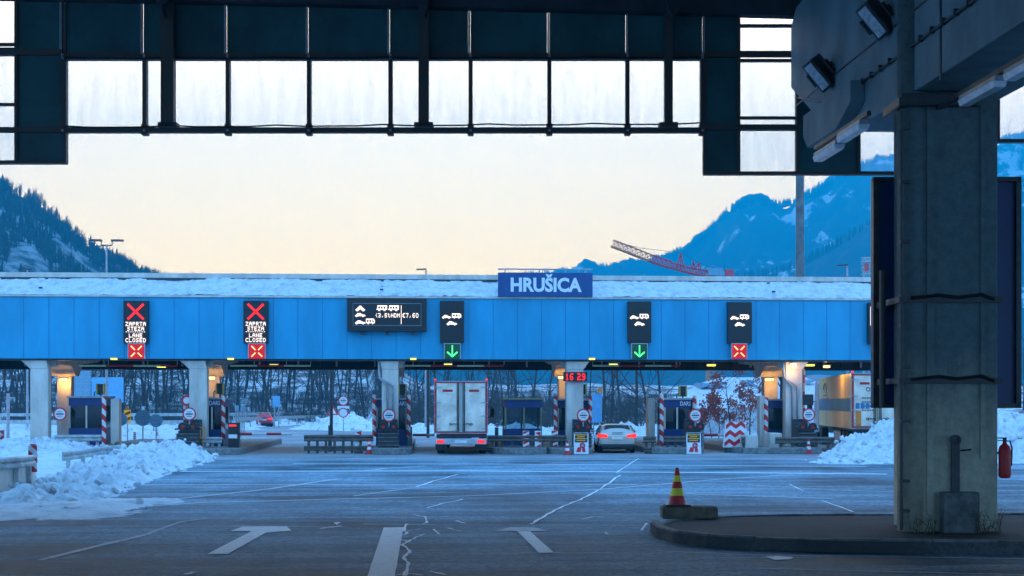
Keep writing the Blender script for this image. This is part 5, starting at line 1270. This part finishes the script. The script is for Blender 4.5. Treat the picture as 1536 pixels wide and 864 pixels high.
SP=[(655,138,7,'bare tree behind the left edge of the white lorry'),(760,125,6,'slender bare tree left of the see-through booth'),(800,145,8,'bare tree above the right end of the see-through booth'),(885,120,6,'slender bare tree beside the tall pale blue panel'),(918,150,10,'tall bare tree behind the estate car'),(990,150,9,'tall bare tree left of the booth beside the estate car'),(735,128,7,'bare roadside tree right of the white lorry'),(700,140,8,'bare roadside tree hidden half behind the white lorry'),(780,150,9,'bare tree above the see-through booth'),(820,135,7,'bare tree left of the clock column'),
    (905,140,9.5,'bare tree above the estate car roof, left one'),(935,126,9,'large bare tree above the silver estate car'),(953,128,9.5,'large bare tree just right of the estate car'),(975,132,8,'bare tree between estate car and booth'),(630,150,8,'bare tree left of the white lorry'),(550,140,6,'low bare tree by the far snow heap'),(1062,110,4,'small bare tree before the white roof')]
for i,(px,d,h,lb) in enumerate(SP): mktree('bare_tree',200+i,h,lb,'tree',gd(px,d,terr(px,d) if d>112 else 0),None,spread=.6,levels=3,trunk=.02)
for i,(px,d,h,lb) in enumerate(((1098,92,4.2,'young tree with dry red brown leaves above the zigzag board'),(1125,93,3.6,'young tree with dry red leaves left of the rightmost booth'),(1078,95,3.0,'smaller shrub with dry red leaves left of the zigzag board'),(1068,96,2.4,'sparse red leaved shrub right of the round sign'))):
    mktree('red_leaved_tree',300+i,h,lb,'tree',gd(px,d),None,spread=.5,levels=3,leaf=True,trunk=.014)
mktree('bare_tree',400,9,'bare tree between rightmost booth columns','tree',gd(1168,93),None,spread=.5,levels=3,trunk=.014)
mktree('bare_tree',401,8,'bare tree right of the dark board at the picture edge','tree',gd(1535,150,2),None,spread=.5,levels=3,trunk=.014)
mktree('bare_tree',402,5,'small bare tree top seen over the roof left of the middle','tree',gd(286,400,36),None,spread=.5,levels=3)
# white snow-covered hall
hl=thing('snowy_hall','broad low hall with snow-covered sloping roof and dark wedge skylights','building',gd(1180,105))
def hp(px,py,d): v=cf(px,py,d); return v-Vector(hl.location)
m_=MB(); A=[hp(1005,612,98),hp(1400,612,98),hp(1400,566,122),hp(1082,566,122),hp(1045,576,116)]
B=[Vector((v.x,v.y,-.1)) for v in A]
m_.add(A+B,[(0,1,2,3,4),(9,8,7,6,5)]+[[i,(i+1)%5,5+(i+1)%5,5+i] for i in range(5)])
obj('snow_roof',m_,'snowclean',hl)
for a in((1051,1073,583,575),(1075,1094,582,573),(1121,1138,579,571),(1210,1224,577,571),(1224,1250,571,563),(1352,1380,580,570)):
    D_=lambda py:11.18/(.1117-(HZ-py)/F); m_=MB(); p0=hp(a[0],a[2],D_(a[2])-.5); p1=hp(a[1],a[3],D_(a[2])-.5); p2=hp(a[0]+1,a[3]-1,D_(a[2])-.5)
    q=[p0,p1,p2,p0+Vector((0,3,0)),p1+Vector((0,3,0)),p2+Vector((0,3,0))]; m_.add(q,[(0,1,2),(5,4,3),(0,3,4,1),(1,4,5,2),(2,5,3,0)]); obj('skylight',m_,'discblue',hl)
# ------------------------------------------------------------------ cranes, poles, lamps
def lattice(mb,a,b,w,n,up=Vector((0,0,1)),r=.06):
    d=(b-a); t=d.normalized(); s=t.cross(up).normalized(); u=s.cross(t)
    P=lambda k,c:a+d*k+s*c[0]*w+u*c[1]*w
    cs=[(-.5,-.4),(.5,-.4),(0,.6)]
    for c in cs: mb.tube([P(0,c),P(1,c)],r,4)
    for k in range(n):
        for i in range(3): mb.tube([P(k/n,cs[i]),P((k+1)/n,cs[(i+1)%3])],r*.6,3); mb.tube([P((k+1)/n,cs[i]),P((k+1)/n,cs[(i+1)%3])],r*.5,3)
cr_=thing('tower_crane','red and white lattice crane with lowered jib behind the toll roof','crane',gd(1066,300)); O=Vector(cr_.location)
c3=lambda px,py:cf(px,py,300)-O
jp=[(918,366),(945,376),(975,388),(1005,398),(1040,408),(1075,413)]
for i,mn in ((0,'jib'),(2,'red')):
    m_=MB()
    for k in range(i,i+2 if i==0 else 5): lattice(m_,c3(*jp[k]),c3(*jp[k+1]),1.5 if k<3 else 1.2,4,r=.17)
    obj('jib' if i==0 else 'red_jib_section',m_,mn,cr_,fixn=False)
m_=MB()
for a,b,t_ in((1015,1027,379),(1036,1044,392),(1044,1052,394)): 
    q=(a+b)/2; m_.tube([c3(a,403),c3(q,t_)],.13,4); m_.tube([c3(b,405),c3(q,t_)],.13,4); m_.tube([c3(q,405),c3(q,t_)],.1,4)
    m_.tube([c3((a+q)/2,(403+t_)/2),c3((b+q)/2,(403+t_)/2)],.08,4)
obj('jib_tripod',m_,'red',cr_)
m_=MB(); m_.tube([c3(918,361),c3(960,372),c3(1021,379),c3(1048,394),c3(1070,402),c3(1095,408)],.05,4); m_.tube([c3(1086,414),c3(1087,396)],.05,4); obj('pendant_cable',m_,'dark',cr_)
q=c3(1072,408); m_=MB(); m_.box(q,(3.2,2,1.6)); m_.tube([c3(1063,410),c3(1066,399),c3(1072,398),c3(1078,410)],.1,4); m_.box(c3(1081,410),(1.6,1.6,1)); obj('machinery_deck',m_,'discblue',cr_)
q=c3(1093,411); obj('counterweight',MB().box(q,(2.0,1.8,1.9)),'red',cr_,bevel=.2)
m_=MB(); lattice(m_,Vector((0,0,0)),c3(1066,411),2.2,14,Vector((0,1,0)),.14); obj('mast',m_,'orange',cr_,fixn=False)
c2=thing('tower_crane','small red and white crane head just left of the dark board','crane',gd(1298,350)); O2=Vector(c2.location)
m_=MB(); a=cf(1292,395,350)-O2
for k in range(3): lattice(m_,a+Vector((0,0,-2.4+k*1.6)),a+Vector((3.2,0,-2.2+k*1.6)),1.0,3,r=.1)
obj('crane_head',m_,'lgrey',c2,fixn=False); obj('red_cab',MB().box(cf(1299,401,350)-O2,(1.0,1.4,1.9)),'red',c2)
m_=MB(); lattice(m_,Vector((0,0,0)),cf(1298,408,350)-O2,1.6,16,Vector((0,1,0)),.1); obj('mast',m_,'lgrey',c2,fixn=False)
o=obj('tall_mast',MB().tube([(0,0,0),(0,0,24)],[.33,.25],16),'mast'); o.location=gd(1200,92); tag(o,'thick tall grey mast rising behind the toll roof at the right','mast')
def slamp(px,top,d,arms,lb,kind=0):
    z=cf(px,top,d).z; t=thing('street_lamp',lb,'street lamp',gd(px,d)); k=d/F
    zz=z if kind==0 else z-9*k
    obj('pole',MB().tube([(0,0,0),(0,0,zz)],[.12,.06],8),'grey',t)
    m_=MB()
    if kind==1:
        m_.tube([(-8*k,0,zz+7*k),(-8*k,0,zz),(8*k,0,zz),(8*k,0,zz+7*k)],.05,6)
        for s in(-1,1): m_.box((s*16*k,0,zz+7.4*k),(18*k,.3,.12))
    else:
        m_.box((arms*7*k,0,zz),(15*k,.3,.1),Matrix.Rotation(R(4)*arms,3,'Y'))
    obj('lamp_head',m_,'dark',t)
slamp(160,359,95,0,'double-armed street lamp in front of the wooded hill',1); slamp(639,404,110,-1,'single street lamp just above the roof left of the place name'); slamp(1271,398,100,-1,'single street lamp above the roof left of the dark board')
slamp(41,404,120,0,'thin pole top above the roof at the far left')
# background signs beyond the toll
def back_disc(px,py,d,r,lb):
    z=cf(px,py,d).z; t=thing('round_sign',lb,'traffic sign',gd(px,d),-TH,'grey backs of round signs'); obj('face',MB().disc((0,z),r,0,.03),'discblue',t); obj('pole',MB().tube([(0,.05,0),(0,.05,z)],.04,8),'grey',t); m_=MB(); m_.bb(-r*.7,r*.7,-.03,-.001,z+r*.3,z+r*.36); m_.bb(-r*.7,r*.7,-.03,-.001,z-r*.36,z-r*.3); obj('brace',m_,'grey',t)
back_disc(214,627,80,.47,'largest grey sign back in the snow behind the left bank'); back_disc(234,631,83,.40,'smaller grey sign back right of the largest one'); back_disc(181,629,82,.4,'grey sign back left of the largest one')
for px,py,lb in((191,622,'yellow and red marker beacon beside the leftmost booth'),(176,628,'lower yellow and red marker beacon close to the leftmost booth')):
    d=84; z=cf(px,py,d).z; t=thing('marker_beacon',lb,'hazard beacon',gd(px,d)); obj('panel',MB().bb(-.2,.2,0,.03,z-.5,z+.3),'yel',t); m_=MB()
    for k in range(2): m_.prism([(-.18,z-.45+k*.36),(.18,z-.28+k*.36),(.18,z-.12+k*.36),(-.18,z-.29+k*.36)],'y',-.01,-.001)
    obj('red_stripes',m_,'red',t); obj('lamp',MB().box((0,0,z+.4),(.18,.1,.18)),'orange',t,bevel=.04); obj('pole',MB().tube([(0,.06,0),(0,.06,z)],.03,6),'grey',t)
t=roundsign(515,601,116,.42,'upper round far sign with red ring behind the snow heap',group=None,ground=0); z=cf(515,619,116).z
obj('lower_face',MB().disc((0,z),.42*.8,-.02,.01),'white',t); obj('lower_ring',MB().ring((0,z),.42*.8,.42,-.025,.012),'red',t); obj('plate',MB().bb(-.5,.5,-.02,.01,cf(515,611.5,116).z-.1,cf(515,611.5,116).z+.15),'white',t)
z=cf(499,616,125).z; t=thing('triangle_sign','far triangular warning sign left of the round sign pair','traffic sign',gd(499,125)); m_=MB(); m_.prism([(-.55,z-.4),(.55,z-.4),(0,z+.55)],'y',0,.02); obj('red_triangle',m_,'red',t); m_=MB(); m_.prism([(-.33,z-.28),(.33,z-.28),(0,z+.3)],'y',-.012,-.002); obj('face',m_,'white',t); obj('pole',MB().tube([(0,.05,0),(0,.05,z)],.04,6),'grey',t)
def panel_sign(px0,px1,py0,py1,d,m,lb,cat='sign',group=None):
    a=cf(px0,py1,d); b=cf(px1,py0,d); t=thing('roadside_sign',lb,cat,gd((px0+px1)/2,d),-TH,group); w_=(px1-px0)*d/F
    obj('panel',MB().bb(-w_/2,w_/2,0,.08,a.z,b.z),m,t,bevel=.02); m_=MB()
    for s in(-1,1): m_.tube([(s*w_*.28,.15,0),(s*w_*.28,.15,b.z-.1)],.06,6)
    obj('support',m_,'grey',t); m_=MB()
    for k in range(1,4): z=a.z+(b.z-a.z)*k/4; m_.bb(-w_/2+.02,w_/2-.02,-.012,-.001,z-.02,z+.02)
    obj('panel_seam',m_,'grey',t); return t
panel_sign(137,185,566,604,120,'skyblue','large bright blue panel above the leftmost booth roof')
panel_sign(108,136,556,594,130,'discblue','grey blue slatted panel left of the large bright blue one')
panel_sign(409,420,594,610,135,'skyblue','small pale panel before the wood above the red car')
panel_sign(887,903,591,634,100,'skyblue','tall pale blue panel between clock column and estate car')
o=obj('warning_lamp',MB().disc((0,0),.19,0,.12,20),'orange'); o.location=cf(900,585.5,99.8); tag(o,'round orange lamp on top of the tall pale blue panel','lamp')
panel_sign(352,358,608,616,110,'discblue','small sign panel on the far road edge, left of the next one'); panel_sign(361,367,608,616,110,'discblue','small sign panel on the far road edge, right of its twin')
# far guardrails
def farrail(pxs,lb,h=.8):
    P=[gd(px,d,0) for px,d in pxs]; a=P[0]; t=thing('guardrail',lb,'guardrail',a,0,'far roadside guardrails'); m_=MB(); pp=MB()
    for i in range(len(P)-1):
        p,q=P[i]-a,P[i+1]-a; m_.add([p+Vector((0,0,h-.18)),q+Vector((0,0,h-.18)),q+Vector((0,0,h+.16)),p+Vector((0,0,h+.16)),p+Vector((0,.06,h-.18)),q+Vector((0,.06,h-.18)),q+Vector((0,.06,h+.16)),p+Vector((0,.06,h+.16))],[(0,1,2,3),(7,6,5,4),(3,2,6,7),(0,4,5,1)])
        n=max(2,int((q-p).length/3))
        for k in range(n): v=p.lerp(q,k/n); pp.bb(v.x-.06,v.x+.06,v.y+.08,v.y+.16,0,h)
    obj('rail',m_,'steel',t,fixn=False); obj('rail_posts',pp,'steel',t,fixn=False)
farrail([(-20,120),(100,118),(230,116),(345,122)],'long far guardrail behind the closed lanes at the left'); farrail([(350,132),(420,150),(480,165),(560,185)],'far guardrail curving away behind the red car',.9)
farrail([(0,150),(200,150),(350,158),(480,180)],'second guardrail at the foot of the wood',1.2)
heap('roadside_snow',[[(gd(350,140).x,gd(350,140).y,.5,3),(gd(420,158).x,gd(420,158).y,.6,3),(gd(490,172).x,gd(490,172).y,.6,3)],[(gd(0,126).x,126,.8,4),(gd(120,124).x,124,.8,4),(gd(240,122).x,122,.8,4),(gd(340,128).x,128,.6,4)]],'ploughed snow along the far guardrails',.5,.4,.6,'snow',pad=6)
# dark poles in the exit area
for px,top,bot,d,lb in((497,556,640,90,'dark thin pole left of the far snow heap'),(642,556,640,95,'dark thin pole left of the white lorry'),(12,590,645,90,'pinkish thin pole at the far left'),(745,641,675,66,'short dark post behind the guardrail by the see-through booth'),(495,638,658,67,'short camera post behind the left guardrail')):
    z=cf(px,top,d).z; o=obj('thin_pole',MB().tube([(0,0,0),(0,0,z)],.09 if d<80 else .11,8),'dark' if px!=12 else 'sigframe'); o.location=gd(px,d); tag(o,lb,'pole')
# debris pile by leftmost island
m_=MB()
for k in range(60):
    a=random.uniform(-1.6,1.6); b=random.uniform(-1,1); z=random.uniform(.05,.5)*(1-abs(a)/2); m_.box((a,b,z),(random.uniform(.12,.4),random.uniform(.12,.3),random.uniform(.08,.22)),Matrix.Rotation(random.random()*3,3,Vector((random.random(),random.random(),random.random())).normalized()))
o=obj('rubble_pile',m_,'dirtblk',bevel=.02); o.location=gd(180,64); tag(o,'pile of brown rubble right of the leftmost booth','rubble',kind='stuff')
m_=MB(); m_.bb(-.12,-.08,-.02,.02,.4,.95); m_.bb(.08,.12,-.02,.02,.4,.95); m_.bb(-.08,.08,-.02,.02,.9,.95); m_.bb(-.08,.08,-.02,.02,.4,.45); m_.bb(-.02,.02,-.02,.02,0,.4); o=obj('orange_plate',m_,'orange'); o.location=(*gd(304,64.2).xy,.3); tag(o,'small orange frame standing left of the second booth','sign')
# ------------------------------------------------------------------ haze
hz=MB(); hz.bb(-2300,2700,-150,3300,-1.1,640); h=obj('haze',hz,'snow'); h['kind']='stuff'; tag(h,'thin blue evening haze filling the valley','haze')
m=bpy.data.materials.new('haze_air'); m.use_nodes=True; n=m.node_tree.nodes; l=m.node_tree.links
for x in list(n): n.remove(x)
o=n.new('ShaderNodeOutputMaterial'); v=n.new('ShaderNodeVolumePrincipled'); v.inputs['Color'].default_value=(.0,.62,1,1); v.inputs['Density'].default_value=.00068; l.new(v.outputs[0],o.inputs['Volume'])
h.data.materials.clear(); h.data.materials.append(m)
